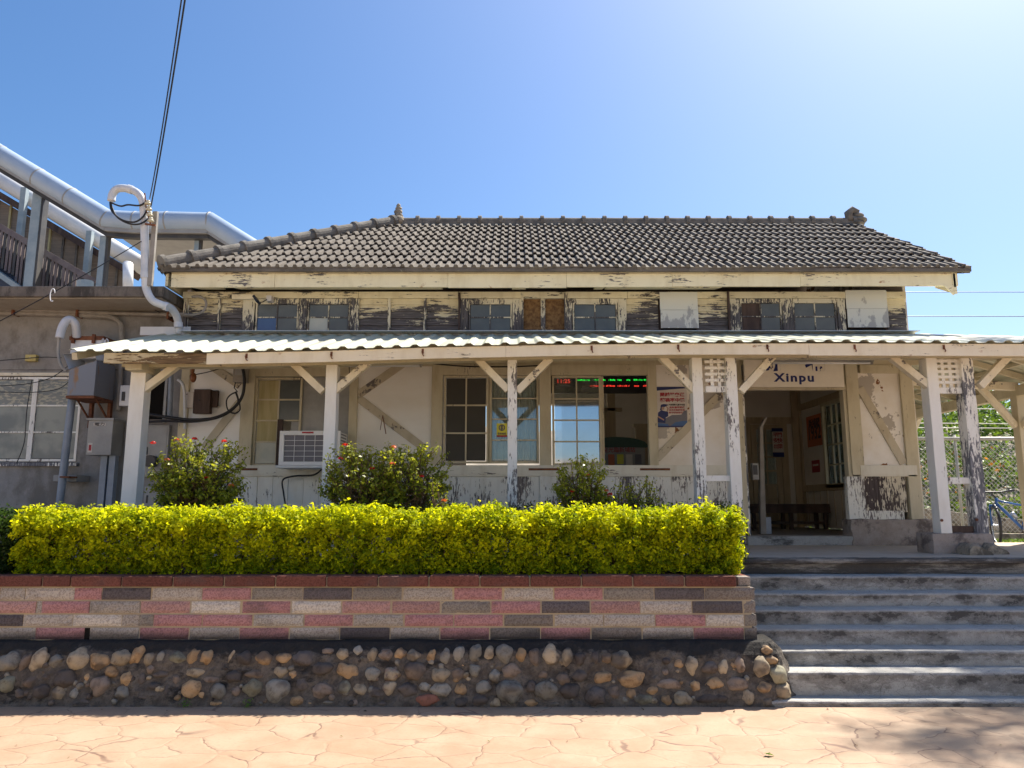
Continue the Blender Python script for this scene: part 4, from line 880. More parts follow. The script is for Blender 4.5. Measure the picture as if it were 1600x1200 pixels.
# ================================================================== TEXT HELPER
def text(body, m, parent, loc, size, wx=None, bold=0.0, name='lettering', normal='-y', thick=.0015, space=1.0):
    cu_ = bpy.data.curves.new('t', 'FONT'); cu_.body = body; cu_.size = size; cu_.extrude = thick; cu_.offset = bold*size; cu_.align_x = 'CENTER'; cu_.align_y = 'CENTER'; cu_.space_character = space; cu_.resolution_u = 3
    t = bpy.data.objects.new('t', cu_); COL.objects.link(t); dg = bpy.context.evaluated_depsgraph_get(); dg.update()
    me = bpy.data.meshes.new_from_object(t.evaluated_get(dg)); bpy.data.objects.remove(t)
    n = len(me.vertices); co = np.empty(n*3); me.vertices.foreach_get('co', co); co = co.reshape(-1, 3)
    if n == 0: return None
    wd = co[:, 0].max()-co[:, 0].min(); k = (wx/wd) if wx else 1
    cx = (co[:, 0].max()+co[:, 0].min())/2; out = np.empty_like(co)
    if normal == '-y': out[:, 0] = (co[:, 0]-cx)*k; out[:, 1] = -co[:, 2]; out[:, 2] = co[:, 1]
    else: out[:, 0] = -co[:, 2]; out[:, 1] = -(co[:, 0]-cx)*k; out[:, 2] = co[:, 1]
    me.vertices.foreach_set('co', out.astype(np.float32).ravel()); me.materials.clear(); me.materials.append(m); me.name = name; me.update()
    o = bpy.data.objects.new(name, me); COL.objects.link(o); o.parent = parent; o.location = Vector(loc)-wloc(parent); return o
# ================================================================== STATION SIGN
D = 10.46
sg = thing('station_sign', 'cream station name board reading Xinpu in navy letters above the doorway', 'sign', (XX(1240, 575, D), D, ZZ(604, D)))
q = MB(); q.box(XX(1163, 580, D), XX(1318, 580, D), D, D+.04, ZZ(604.5, D), ZZ(542, D)); build(q, 'board', M['sign'], sg, bev=.004)
text('Xinpu', M['navy'], sg, (XX(1240, 590, D), D-.003, ZZ(590.5, D)), .165, .565, .032, space=1.2)
text('新', M['navy'], sg, (XX(1206, 562, D), D-.003, ZZ(566, D)), .31, .29, .03); text('埔', M['navy'], sg, (XX(1273, 562, D), D-.003, ZZ(566, D)), .31, .29, .03)
# ================================================================== FLUORESCENT FITTINGS
for x0, x1, y0, y1, lb in ((497,660,565,574,'long fluorescent fitting under the verandah left of the middle'), (1203,1364,560,570,'long fluorescent fitting hanging in front of the station name board')):
    D = 9.55; X0, X1, Zc = XX(x0, y0, D), XX(x1, y0, D), ZZ((y0+y1)/2, D)
    f = thing('fluorescent_lamp', lb, 'lamp', ((X0+X1)/2, D, Zc), 'fluorescent fittings under the verandah')
    q = MB(); q.box(X0, X1, D-.03, D+.05, Zc-.002, Zc+.045); build(q, 'housing', M['cabinet'], f, bev=.004)
    q = MB(); q.tube([(X0+.04, D, Zc-.016), (X1-.04, D, Zc-.016)], .016, 10); build(q, 'tube', M['whitemetal'], f, smooth=True)
    for x in (X0+.02, X1-.02):
        q = MB(); q.box(x-.012, x+.012, D-.015, D+.015, Zc-.036, Zc+.005); build(q, 'end_cap', M['cabinet'], f)
    for x in (X0+.25, X1-.25):
        q = MB(); q.tube([(x, D+.01, Zc+.04), (x, D+.01, evz(x)+(TZ-evz(x))*.52-.03)], .006, 6); build(q, 'hanger', M['rust'], f)
# ================================================================== POSTERS
D = 10.655
ps = thing('poster', 'level crossing safety poster with red Chinese headline, officer in cap and navy top band', 'poster', (XX(1050, 636, D), D, ZZ(668, D)), 'posters on the station')
px0, px1 = XX(1025, 636, D), XX(1074, 636, D); pz0, pz1 = ZZ(667.5, D), ZZ(604.5, D); PW, PH = px1-px0, pz1-pz0
q = MB(); q.box(px0, px1, D, D+.004, pz0, pz1); build(q, 'sheet', M['paper'], ps)
def pp(pts): return [(px0+PW*a, pz0+PH*b) for a, b in pts]
q = MB(); q.prism(pp([(0,.90),(.45,.935),(1,.965),(1,1),(0,1)]), D-.0015, D); q.prism(pp([(0,0),(1,0),(1,.035),(0,.035)]), D-.0015, D); build(q, 'navy_band', M['pnavy'], ps)
q = MB(); q.prism(pp([(.02,.035),(.98,.035),(.98,.42),(.88,.40),(.8,.31),(.5,.30),(.3,.22),(.02,.25)]), D-.001, D); build(q, 'backdrop', M['pgrey'], ps)
q = MB(); q.prism(pp([(.45,.035),(.98,.035),(.98,.16),(.8,.15),(.6,.12)]), D-.0015, D-.001); q.prism(pp([(.04,.035),(.4,.035),(.35,.08),(.04,.1)]), D-.0015, D-.001); build(q, 'blue_field', M['pblue'], ps)
for pts in ([(.04,.12),(.28,.10),(.30,.24),(.38,.27),(.38,.38),(.26,.40),(.16,.42),(.06,.36)], [(.14,.50),(.28,.50),(.38,.54),(.38,.56),(.25,.575),(.16,.555)], [(.12,.42),(.15,.50),(.20,.5),(.2,.42)]): q = MB(); q.prism(pp(pts), D-.003, D-.0015); build(q, 'officer_uniform', M['pnavy'], ps)
for pts in ([(.17,.43),(.26,.43),(.27,.50),(.18,.50)], [(.36,.38),(.40,.46),(.33,.53),(.31,.51),(.36,.46),(.33,.39)], [(.06,.24),(.24,.16),(.25,.19),(.06,.28)]): q = MB(); q.prism(pp(pts), D-.0035, D-.003); build(q, 'officer_skin', M['skin'], ps)
text('闖越平交道', M['red'], ps, (px0+PW*.53, D-.004, pz0+PH*.80), PH*.105, PW*.78, .03); text('釀禍牢中懺', M['red'], ps, (px0+PW*.53, D-.004, pz0+PH*.665), PH*.105, PW*.78, .03)
text('汽車駕駛人闖平交道', M['blackplastic'], ps, (px0+PW*.66, D-.004, pz0+PH*.55), PH*.05, PW*.52, .015); text('處新臺幣罰鍰', M['red'], ps, (px0+PW*.67, D-.004, pz0+PH*.485), PH*.05, PW*.5, .015)
text('並吊扣駕駛執照', M['red'], ps, (px0+PW*.66, D-.004, pz0+PH*.42), PH*.05, PW*.5, .015); text('遵守號誌指示', M['red'], ps, (px0+PW*.62, D-.004, pz0+PH*.355), PH*.05, PW*.44, .015)
# sticker on the window
D = WD+.045
sk = thing('window_sticker', 'yellow square sticker with a blue round emblem on the window behind the middle post', 'sticker', (XX(783, 672, D), D, ZZ(682, D)))
sx0, sx1, sz0, sz1 = XX(776, 672, D), XX(792.5, 672, D), ZZ(682.5, D), ZZ(661.5, D); SW, SH = sx1-sx0, sz1-sz0
q = MB(); q.box(sx0, sx1, D, D+.003, sz0+SH*.12, sz1); build(q, 'sheet', M['yellow'], sk)
q = MB(); q.box(sx0, sx1, D-.001, D+.003, sz0, sz0+SH*.12); build(q, 'red_strip', M['red'], sk)
q = MB(); cx, cz = (sx0+sx1)/2, sz0+SH*.68; rr_ = SW*.30
n = 24
for i in range(n):
    a, b = 2*math.pi*i/n, 2*math.pi*(i+1)/n
    q.prism([(cx+rr_*.72*math.cos(a), cz+rr_*.72*math.sin(a)), (cx+rr_*math.cos(a), cz+rr_*math.sin(a)), (cx+rr_*math.cos(b), cz+rr_*math.sin(b)), (cx+rr_*.72*math.cos(b), cz+rr_*.72*math.sin(b))], D-.002, D)
q.box(cx-.008, cx+.008, D-.002, D, cz-rr_, cz+rr_); q.box(cx-rr_*.45, cx+rr_*.45, D-.0025, D, cz+rr_*.2, cz+rr_*.36); q.box(cx-rr_*.45, cx+rr_*.45, D-.0025, D, cz-rr_*.36, cz-rr_*.2)
for s1 in (-.45, .38): q.box(cx+rr_*s1, cx+rr_*(s1+.1), D-.0022, D, cz-rr_*.3, cz+rr_*.3)
build(q, 'emblem', M['navy'], sk); text('警察巡邏', M['navy'], sk, (cx, D-.002, sz0+SH*.22), SH*.15, SW*.8, .02)
# interior posters
D = 14.84
ps = thing('hanging_banner', 'narrow blue and white banner with red characters on the inner door', 'banner', (XX(1215, 690, D), D, ZZ(714, D)))
a0, a1, b0, b1 = XX(1207, 690, D), XX(1224, 690, D), ZZ(714, D), ZZ(669, D)
q = MB(); q.box(a0, a1, D, D+.01, b0+(b1-b0)*.16, b1-(b1-b0)*.12); build(q, 'sheet', M['paper'], ps); q = MB(); q.box(a0, a1, D, D+.01, b0, b0+(b1-b0)*.16); q.box(a0, a1, D, D+.01, b1-(b1-b0)*.12, b1); build_each(q, 'band', M['navy'], ps)
for i, ch in enumerate('平安出門快樂'): text(ch, M['red'], ps, (a0+(a1-a0)*(.3 if i < 3 else .7), D-.003, b1-(b1-b0)*(.24+.2*(i % 3))), .10, None, .02)
X = ix-.016
def wallp(px, py): D_ = X*F/(px-800)*Yd(py); return D_, ZZ(py, D_)
ps = thing('poster', 'orange poster with dark numerals 1932 beside the waiting room window', 'poster', (X, wallp(1275, 620)[0], wallp(1275, 690)[1]), 'posters on the station')
ya, yb_ = wallp(1284, 640)[0], wallp(1260, 655)[0]; za, zb3 = wallp(1274, 697)[1], wallp(1274, 648)[1]
q = MB(); q.box(X-.006, X, ya, yb_, za, zb3); build(q, 'sheet', M['orange'], ps)
text('1932', M['blackplastic'], ps, (X-.008, (ya+yb_)/2, za+(zb3-za)*.42), .36, (yb_-ya)*.75, .02, normal='-x'); text('新埔驛', M['blackplastic'], ps, (X-.008, (ya+yb_)/2, za+(zb3-za)*.74), .16, (yb_-ya)*.7, .01, normal='-x')
ps = thing('poster', 'small dark red notice below the orange poster in the waiting room', 'poster', (X, wallp(1275, 720)[0], wallp(1275, 740)[1]), 'posters on the station')
q = MB(); y1 = wallp(1281, 728)[0]; y2 = wallp(1269, 728)[0]; q.box(X-.006, X, y1, y2, wallp(1275, 738)[1], wallp(1275, 719)[1]); build(q, 'sheet', M['red'], ps); q = MB(); q.box(X-.008, X-.006, y1+.05, y2-.05, wallp(1275, 728)[1], wallp(1275, 725)[1]); build(q, 'text_line', M['paper'], ps)
# bench
bn = thing('bench', 'dark wooden bench against the waiting room wall', 'bench', (4.9, 13.6, 1.19))
q = MB(); q.box(4.15, 5.55, 13.35, 13.85, 1.58, 1.63); q.box(4.15, 5.55, 13.34, 13.37, 1.47, 1.58); build_each(q, 'seat', M['darkwood'], bn, bev=.005)
for x in (4.2, 4.85, 5.45):
    for y in (13.38, 13.78): q = MB(); q.box(x, x+.06, y, y+.06, 1.19, 1.58); build(q, 'leg', M['darkwood'], bn)
q = MB(); q.box(4.2, 5.5, 13.40, 13.43, 1.28, 1.33); build(q, 'stretcher', M['darkwood'], bn)
# ticket reader post in the doorway
D = 11.25
tr = thing('ticket_reader', 'slim ticket reader pedestal standing just inside the doorway', 'ticket reader', (XX(1192, 830, D), D, 1.19))
q = MB(); q.prism([(XX(1187,800,D),1.19),(XX(1196,800,D),1.19),(XX(1195,720,D),ZZ(668,D)),(XX(1199,650,D),ZZ(652,D)),(XX(1195.5,650,D),ZZ(652,D)),(XX(1190,720,D),ZZ(668,D))], D, D+.10); build(q, 'stem', M['dimpipe'], tr, bev=.004)
q = MB(); q.box(XX(1196,820,D), XX(1206,820,D), D+.02, D+.16, 1.19, ZZ(808,D)); build(q, 'foot', M['greypipe'], tr, bev=.004)
q = MB(); q.box(XX(1174,735,D), XX(1184,735,D), D-.05, D+.05, ZZ(750,D), ZZ(724,D)); build(q, 'reader_head', M['cabinet'], tr, bev=.008)
q = MB(); q.box(XX(1175,735,D), XX(1182,735,D), D-.055, D-.05, ZZ(742,D), ZZ(727,D)); build(q, 'screen', M['blackplastic'], tr)
# LED board in the ticket office
D = 11.9
ld = thing('departure_board', 'black scrolling departure board glowing green and red inside the ticket window', 'display board', (XX(940, 600, D), D, ZZ(612, D)))
q = MB(); q.box(XX(858, 598, D), XX(1020, 598, D), D, D+.08, ZZ(614, D), ZZ(576, D)); build(q, 'casing', M['blackplastic'], ld)
for y, mt, a0 in ((594.0, 'ledg', 902), (603.2, 'ledr', 922)):
    x = a0; 
    while x < 1012:
        q = MB(); x2 = x+random.choice((6, 9, 13, 18)); xx = x
        while xx < x2:
            dz = random.choice((0, 0, .006)); q.box(XX(xx, y, D), XX(xx+random.choice((.6, 1.1, 1.6)), y, D), D-.004, D-.001, ZZ(y+.9, D)+dz*.4, ZZ(y-1.0, D)+dz); xx += random.choice((1.5, 1.8, 2.2))
        if q.f: build(q, 'lit_text', M[mt], ld)
        x = x2+random.choice((3, 5, 8))
ck = thing('digital_clock', 'small digital clock showing 11:25 in red inside the ticket window', 'clock', (XX(880, 596, 11.8), 11.8, ZZ(602, 11.8)))
q = MB(); q.box(XX(866, 596, 11.8), XX(895, 596, 11.8), 11.8, 11.85, ZZ(602, 11.8), ZZ(590, 11.8)); build(q, 'casing', M['blackplastic'], ck, bev=.004)
text('11:25', M['ledr'], ck, (XX(881, 596.5, 11.8), 11.795, ZZ(596, 11.8)), .085, .20, .01, 'digits')
# leaflet stand
D = 12.4
ks = thing('leaflet_stand', 'green arched stand of leaflets behind the open ticket window', 'stand', (XX(963, 730, D), D, 1.19))
q = MB(); q.box(XX(918,710,D), XX(1008,710,D), D, D+.3, 1.19, ZZ(698,D)); build(q, 'body', M['cabinet'], ks, bev=.005)
n = 14; q = MB(); q.prism([(XX(914,697,D),ZZ(699,D)),(XX(1011,697,D),ZZ(699,D))]+[(XX(963+48*math.cos(math.pi*i/n),690,D), ZZ(696-13*math.sin(math.pi*i/n),D)) for i in range(n+1)], D-.04, D+.34); build(q, 'arched_top', plain('stand_green', (.05,.10,.08), .6), ks)
text('歡迎光臨新埔站', M['red'], ks, (XX(963,705,D), D-.004, ZZ(703.5,D)), .09, .62, .01)
for i in range(6):
    a = 922+14*i; q = MB(); q.box(XX(a,718,D), XX(a+10,718,D), D-.02, D-.005, ZZ(727-(i % 2)*2,D), ZZ(710,D)); build(q, 'leaflet', M[('paper','pblue','orange','yellow','paper','pgrey')[i]], ks)
# ================================================================== AIR CONDITIONER
D = 10.15
ac = thing('air_conditioner', 'white window air conditioner with grey grille half behind a verandah post', 'air conditioner', (XX(485, 728, D), D, ZZ(728, D)))
X0, X1, Z0, Z1 = XX(436, 700, D), XX(531, 700, D), ZZ(727, D), ZZ(673, D)
q = MB(); q.box(X0+.01, X1-.01, D+.03, WD+.1, Z0+.01, Z1-.01); build(q, 'casing', M['white'], ac, bev=.008)
q = MB(); fwd = .065
q.box(X0, X1, D, D+.04, Z1-.06, Z1); q.box(X0, X1, D, D+.04, Z0, Z0+.05); q.box(X0, X0+fwd, D, D+.04, Z0+.05, Z1-.06); q.box(X1-fwd, X1, D, D+.04, Z0+.05, Z1-.06); build(q, 'front_frame', M['white'], ac, bev=.004)
q = MB(); q.box(X0+fwd, X1-fwd, D+.02, D+.03, Z0+.05, Z1-.06); build(q, 'coil', M['pgrey'], ac)
q = MB()
for i in range(1, 5): x = X0+fwd+(X1-X0-2*fwd)*i/5; q.box(x-.003, x+.003, D+.004, D+.012, Z0+.05, Z1-.06)
for i in range(1, 5): z = Z0+.05+(Z1-Z0-.11)*i/5; q.box(X0+fwd, X1-fwd, D+.002, D+.010, z-.003, z+.003)
build(q, 'grille', M['white'], ac)
q = MB(); q.box(XX(472,675,D), XX(490,675,D), D-.003, D, ZZ(677.2,D), ZZ(674.5,D)); build(q, 'red_badge', M['red'], ac)
for i in range(9):
    q = MB(); z = Z0+.08+i*.042; q.box(X1-.012, X1-.006, D+.08, D+.40, z, z+.018); build(q, 'side_vent', M['pgrey'], ac)
q = MB(); q.box(X0-.03, X1+.02, D-.02, WD, Z0-.035, Z0-.003); build(q, 'support_shelf', M['whitemetal'], ac, bev=.004)
def cable(name, pts, r, m, label, cat, group=None, seg=8, sub=6, parent=None):
    pts = [Vector(p) for p in pts]; out = []
    for i in range(len(pts)-1):
        p0, p1, p2, p3 = pts[max(i-1,0)], pts[i], pts[i+1], pts[min(i+2,len(pts)-1)]
        for k in range(sub):
            t = k/sub; out.append(.5*((2*p1)+(p2-p0)*t+(2*p0-5*p1+4*p2-p3)*t*t+(3*p1-p0-3*p2+p3)*t**3))
    out.append(pts[-1]); mb = MB(); mb.tube(out, r, seg)
    o = build(mb, name, m, parent, smooth=True, origin=None if parent else pts[0])
    if label: tag(o, label, cat, group)
    return o
def PX(px, py, D): return (XX(px, py, D), D, ZZ(py, D))
cable('drain_hose', [PX(504,732,10.5), PX(490,742,10.45), PX(460,744,10.5), PX(442,750,10.55), PX(443,770,10.56), PX(448,800,10.57)], .012, M['cable'], 'black drain hose looping below the air conditioner', 'hose')
# ================================================================== CEMENT ANNEX (left)
AD = 10.9
an = thing('cement_annex', 'grey cement building with a thick flat roof slab at the left', 'building', (-7.5, AD, .93))
q = MB()
wx0, wx1, wy0, wy1 = -40, 124, 588, 722
X0, X1, Z0, Z1 = XX(wx0,655,AD), XX(wx1,655,AD), ZZ(wy1,AD), ZZ(wy0,AD)
q.box(-11, X0, AD, 15, .9, 4.47); q.box(X1, -4.76, AD, 15, .9, 4.47); q.box(X0, X1, AD, 15, .9, Z0); q.box(X0, X1, AD, 15, Z1, 4.47)
build_each(q, 'wall', M['greywall'], an)
q = MB(); q.box(-11.5, XX(256, 455, 10.1), 10.1, 15.5, 4.45, ZZ(447, 10.1)); build(q, 'roof_slab', M['slabedge'], an, bev=.01)
q = MB(); q.box(-11.4, XX(256, 455, 10.1)-.05, 10.15, 10.9, 4.435, 4.448); build(q, 'slab_soffit', M['slabunder'], an)
q = MB(); q.box(X0, X1, AD+.2, AD+.25, Z0, Z1); build(q, 'window_backing', M['dark'], an)
for a, b in ((-40, 50), (50, 124)):
    sash(a, b, 589, 721, AD-.01, 1, 3, .035, .022, M['post2'], None, parent=an) if False else None
M['fg2'] = (lambda N: (N.fin(N.mix(N.step(N.noise((2,2,2), 1, 4, .6), .4, .6), (.15,.17,.165), (.27,.285,.25)), .30, .5)))(NM('frosted_annex_glass'))
for a, b in ((-40, 50), (50, 124)):
    sash(a, b, 589, 721, AD-.01, 1, 3, .035, .022, M['post2'], lambda c, r: M['frost_grey'] if r == 0 else M['fg2'], parent=an)
q = MB(); q.box(X0-.05, X1+.05, AD-.05, AD, Z0-.06, Z0-.01); build(q, 'window_sill', M['post3'], an, bev=.005); q = MB(); q.box(X0-.05, X1+.05, AD-.03, AD, Z1+.005, Z1+.05); build(q, 'window_head', M['brace'], an)
q = MB(); q.box(-11, XX(210,590,AD-.006), AD-.006, AD, Z1+.09, Z1+.10); build(q, 'wall_groove', M['slabedge'], an)
# doors / panels behind the left post
for a, b, c, d, mt, lb in ((224,262,664,745,'cabinet','large grey cabinet door panel behind the left flowering shrub'), (224,262,760,800,'cabinet','lower grey cabinet door with a warning sticker behind the left shrub')):
    D = AD-.06; o = thing('wall_cabinet', lb, 'cabinet', PX((a+b)/2, d, D), 'grey cabinets on the annex wall'); q = MB(); q.box(*[XX(t, (c+d)/2, D) for t in (a, b)], D, AD-.002, ZZ(d, D), ZZ(c, D)); build(q, 'door', M[mt], o, bev=.008)
    q = MB(); q.box(XX(a+3,(c+d)/2,D), XX(b-3,(c+d)/2,D), D-.006, D-.001, ZZ(d-3,D), ZZ(c+3,D)); build(q, 'raised_panel', M[mt], o, bev=.003)
    q = MB(); q.box(XX(a+5,(c+d)/2,D), XX(a+7,(c+d)/2,D), D-.02, D-.006, ZZ((c+d)/2+6,D), ZZ((c+d)/2-6,D)); build(q, 'handle', M['blackplastic'], o)
q = MB(); c_ = PX(239, 721, AD-.07); q.tube([(c_[0], c_[1]-.12, c_[2]), (c_[0], c_[1], c_[2])], .085, 20); o = build(q, 'round_vent', M['blackplastic'], None, origin=c_); tag(o, 'round black vent pipe end on the grey cabinet door', 'vent')
D = AD-.03
o = thing('dark_window', 'dark unglazed window opening behind the left verandah post', 'window', PX(240, 660, D)); q = MB(); bx(q, 226, 256, 585, 657, D, .02); build(q, 'opening', M['dark'], o)
q = MB(); bx(q, 222, 226, 582, 660, D-.01, .035); bx(q, 256, 260, 582, 660, D-.01, .035); bx(q, 226, 256, 582, 585, D-.01, .035); build_each(q, 'frame', M['cabinet'], o)
# ---- electrical box with trunking
D = 10.55
eb = thing('meter_box', 'grey electrical meter box on twin trunking legs on the annex wall', 'electrical box', PX(157, 711, D))
q = MB(); bx(q, 136, 175, 656, 711, D, .30); build(q, 'box', M['cabinet'], eb, bev=.008)
q = MB(); bx(q, 134, 178, 653, 656.5, D-.02, .33); build(q, 'lid', M['cabinet'], eb, bev=.004)
q = MB(); bx(q, 146, 165, 661, 665, D-.004, .003); build(q, 'name_plate', M['paper'], eb); q = MB(); bx(q, 137, 144, 692, 707, D-.004, .003); build(q, 'warning_sticker', M['paper'], eb); q = MB(); bx(q, 138.5, 142.5, 695, 704, D-.006, .002); build(q, 'sticker_text', M['red'], eb)
text('TAIPOWER' if False else '電力', M['blackplastic'], eb, PX(155.5, 663, D-.007), .045, .14, .01)
for a, b in ((154,164),(167,177)): q = MB(); bx(q, a, b, 711.5, 800, D+.1, .10); build(q, 'trunking', M['greypipe'], eb, bev=.004)
# ---- grey chute box with pipe
D = 10.25
hb = thing('drain_hopper', 'rust streaked grey hopper box on a bracket with a sheet metal chute', 'hopper', PX(137, 620, D))
X0, X1, Z0, Z1 = XX(106,600,D), XX(148,600,D), ZZ(618,D), ZZ(577,D)
q = MB(); q.prism([(X0, Z0), (X1, Z0), (X1, Z1+.13), (X0, Z1)], D, D+.5); build(q, 'tank', M['rustgrey'], hb, bev=.006)
q = MB(); q.box(X0-.01, X1+.01, D-.01, D+.5, Z0-.04, Z0-.002); build(q, 'rim', M['rust'], hb, bev=.006)
q = MB()
a, b, c, d = PX(99,553,D-.05), PX(148,550,D-.05), (X1, D-.01, Z1+.13), (X0, D-.01, Z1)
e, f_, g_, h_ = [(t[0], D+.45, t[2]+.05) for t in (a, b, c, d)]
q.add([a, d, h_, e, b, c, g_, f_], [(0,1,2,3), (1,5,6,2), (0,3,7,4), (4,7,6,5)]); build(q, 'chute', M['whitemetal'], hb)
for a in (136, 165):
    q = MB(); p1 = PX(a, 622, D+.45); q.box(p1[0], p1[0]+.045, D+.52, D+.58, p1[2]-.42, p1[2]); q.beam((p1[0]+.02, D+.1, p1[2]), (p1[0]+.02, D+.55, p1[2]-.33), .02, .02); build(q, 'bracket', M['rust'], hb)
D = 10.35
wb_ = thing('cistern_box', 'pale metal box with a rusty top frame behind the verandah roof corner', 'metal box', PX(135, 556, D+.1))
q = MB(); bx(q, 110, 160, 530, 560, D+.1, .38); build(q, 'box', M['whitemetal'], wb_, bev=.006)
q = MB(); bx(q, 108, 162, 525, 531, D+.08, .42); bx(q, 111, 116, 522, 536, D+.06, .03); bx(q, 143, 148, 522, 536, D+.06, .03); build_each(q, 'rusty_frame', M['rust'], wb_, bev=.004)
q = MB()
for a in (160, 166): q.tube([PX(a-2,546,D), PX(a-1,532,D), PX(a+1,529,D), PX(a+3,532,D), PX(a+3,546,D)], .008, 6)
build_each(q, 'hook', M['whitemetal'], wb_, smooth=True)
cable('vent_gooseneck', [PX(93,528,10.2), PX(97,512,10.2), PX(104,501,10.22), PX(112,500,10.26), PX(118,508,10.3), PX(120,526,10.4)], .055, M['pvc'], 'white hooked gooseneck pipe above the hopper', 'pipe', seg=14)
cable('thin_pipe', [PX(93,526,10.25), PX(91,550,10.3), PX(95,570,10.32), PX(104,580,10.35)], .02, M['cabinet'], 'thin grey pipe running down beside the chute', 'pipe')
cable('downpipe', [PX(113,620,10.4), PX(108,662,10.4), PX(101,720,10.42), PX(93,790,10.45), PX(91,815,10.45)], .05, M['greypipe'], 'leaning blue grey downpipe below the hopper', 'pipe', seg=14, sub=2)
o = thing('pipe_clamp', 'small rusty wooden clamp holding the leaning downpipe', 'clamp', PX(101, 748, 10.6)); q = MB(); bx(q, 83, 119, 742, 752, 10.55, .34); build(q, 'block', M['cabinet'], o, bev=.004); q = MB(); bx(q, 93, 108, 744, 746.5, 10.36, .2); build(q, 'band', M['rust'], o)
q = MB(); c_ = PX(86, 797, 10.4); pts = [(c_[0]+.33*math.cos(t), 10.4+.25*math.sin(t), c_[2]-.05) for t in np.linspace(0, 2*math.pi, 25)]
for k in range(4): q.tube([(a, b, c+k*.035-.10) for a, b, c in pts], .02, 8, cap=False)
o = build(q, 'coiled_hose', M['cable'], None, smooth=True, origin=c_); tag(o, 'coil of black hose lying behind the hedge at the foot of the downpipe', 'hose')
# ---- conduits on the annex wall
cable('wall_conduit', [PX(-60,481,10.8), PX(60,485,10.8), PX(160,489,10.8), PX(230,491,10.8), PX(300,493,10.62)], .028, M['dimpipe'], 'upper dusty conduit running under the roof slab of the annex', 'conduit', 'conduits on the annex wall', sub=3)
cable('wall_conduit', [PX(-60,489,10.82), PX(60,490,10.82), PX(155,494,10.82), PX(175,496,10.8), PX(186,503,10.8), PX(190,513,10.8), PX(189,560,10.8), PX(187,610,10.8), PX(185,642,10.8)], .036, M['dimpipe'], 'lower dusty conduit bending down past the small switch box', 'conduit', 'conduits on the annex wall', seg=12)
cable('loop_conduit', [PX(282,490,10.55), PX(300,492,10.55), PX(315,488,10.55), PX(322,478,10.55), PX(320,468,10.55), PX(310,463,10.55), PX(300,464,10.56)], .018, M['dimpipe'], 'looped grey conduit on the upper wall at the left end', 'conduit')
for i, (pts, lb) in enumerate((([(-20,565),(40,560),(70,558),(96,559)], 'thin cable running into the small yellow junction box'), ([(-20,604),(40,600),(80,590),(106,572)], 'thin cable sagging across the top of the annex window'), ([(-20,612),(50,613),(90,608),(108,596)], 'lower thin cable crossing the glass of the annex window'), ([(50,594),(42,640),(38,690),(26,724)], 'thin cable hanging down over the annex window glass'), ([(150,476),(190,474),(230,480),(262,494),(280,500)], 'thin black cable clipped below the roof slab end'))):
    cable('wall_cable', [PX(a, b, 10.78) for a, b in pts], .006, M['cable'], lb, 'cable', 'thin cables on the annex', seg=6)
o = thing('junction_box', 'small yellow junction box on the cement wall', 'junction box', PX(47, 563, 10.8)); q = MB(); bx(q, 39, 56, 554, 564, 10.83, .07); build(q, 'box', plain('old_yellow_plastic', (.55,.45,.16), .5), o, bev=.005); q = MB(); q.tube([PX(47, 559, 10.835), PX(47, 559, 10.82)], .012, 8); build(q, 'knob', M['paper'], o)
o = thing('switch_box', 'small white switch box with a dark handle beside the left post', 'switch box', PX(194, 633, 10.7)); q = MB(); bx(q, 187, 203, 602, 634, 10.62, .12); build(q, 'box', M['whitemetal'], o, bev=.005); q = MB(); bx(q, 190, 194, 612, 626, 10.60, .02); build(q, 'handle', M['blackplastic'], o)
# equipment on the left end bay
o = thing('fuse_box', 'brown wooden fuse box on the plaster of the left bay', 'fuse box', PX(315, 645, 10.5)); q = MB(); bx(q, 302, 328, 608, 646, 10.52, .10); build(q, 'box', M['darkwood'], o, bev=.006); q = MB(); bx(q, 328, 340, 610, 636, 10.57, .05); build(q, 'side_box', M['darkwood'], o, bev=.004); q = MB(); q.tube([PX(311, 625, 10.52), PX(311, 625, 10.50)], .012, 8); build(q, 'knob', M['blackplastic'], o)
o = thing('isolator_box', 'pale square box fixed between the timber post and the fuse box', 'electrical box', PX(296, 636, 10.6)); q = MB(); bx(q, 289, 302, 612, 637, 10.56, .07); build(q, 'box', M['paper'], o, bev=.005); q = MB(); q.tube([PX(292,616,10.56), PX(292,616,10.55)], .008, 8); build(q, 'screw', M['rust'], o)
o = thing('meter', 'weathered electric meter hanging high beside the curtained window', 'meter', PX(374, 597, 10.5)); q = MB(); bx(q, 364, 384, 570, 597, 10.48, .14); build(q, 'case', M['dimpipe'], o, bev=.01); q = MB(); bx(q, 367, 380, 576, 586, 10.47, .01); build(q, 'dial', M['cabinet'], o); q = MB(); q.tube([PX(368,597,10.52), PX(366,606,10.52), PX(371,612,10.52)], .008, 6); build(q, 'tail', M['cable'], o)
o = thing('bracket_insulator', 'brown ceramic insulator at the top of the left bay', 'insulator', PX(302, 596, 10.4)); q = MB(); q.ell(PX(302,590,10.4), (.045,.045,.07), 10, 8, .05); q.ell(PX(301,578,10.4), (.03,.03,.06), 10, 8, .05); build_each(q, 'ceramic', plain('brown_ceramic', (.22,.08,.03), .3), o, smooth=True); q = MB(); q.tube([PX(300,572,10.4), PX(300,560,10.4)], .008, 6); build(q, 'pin', M['rust'], o)
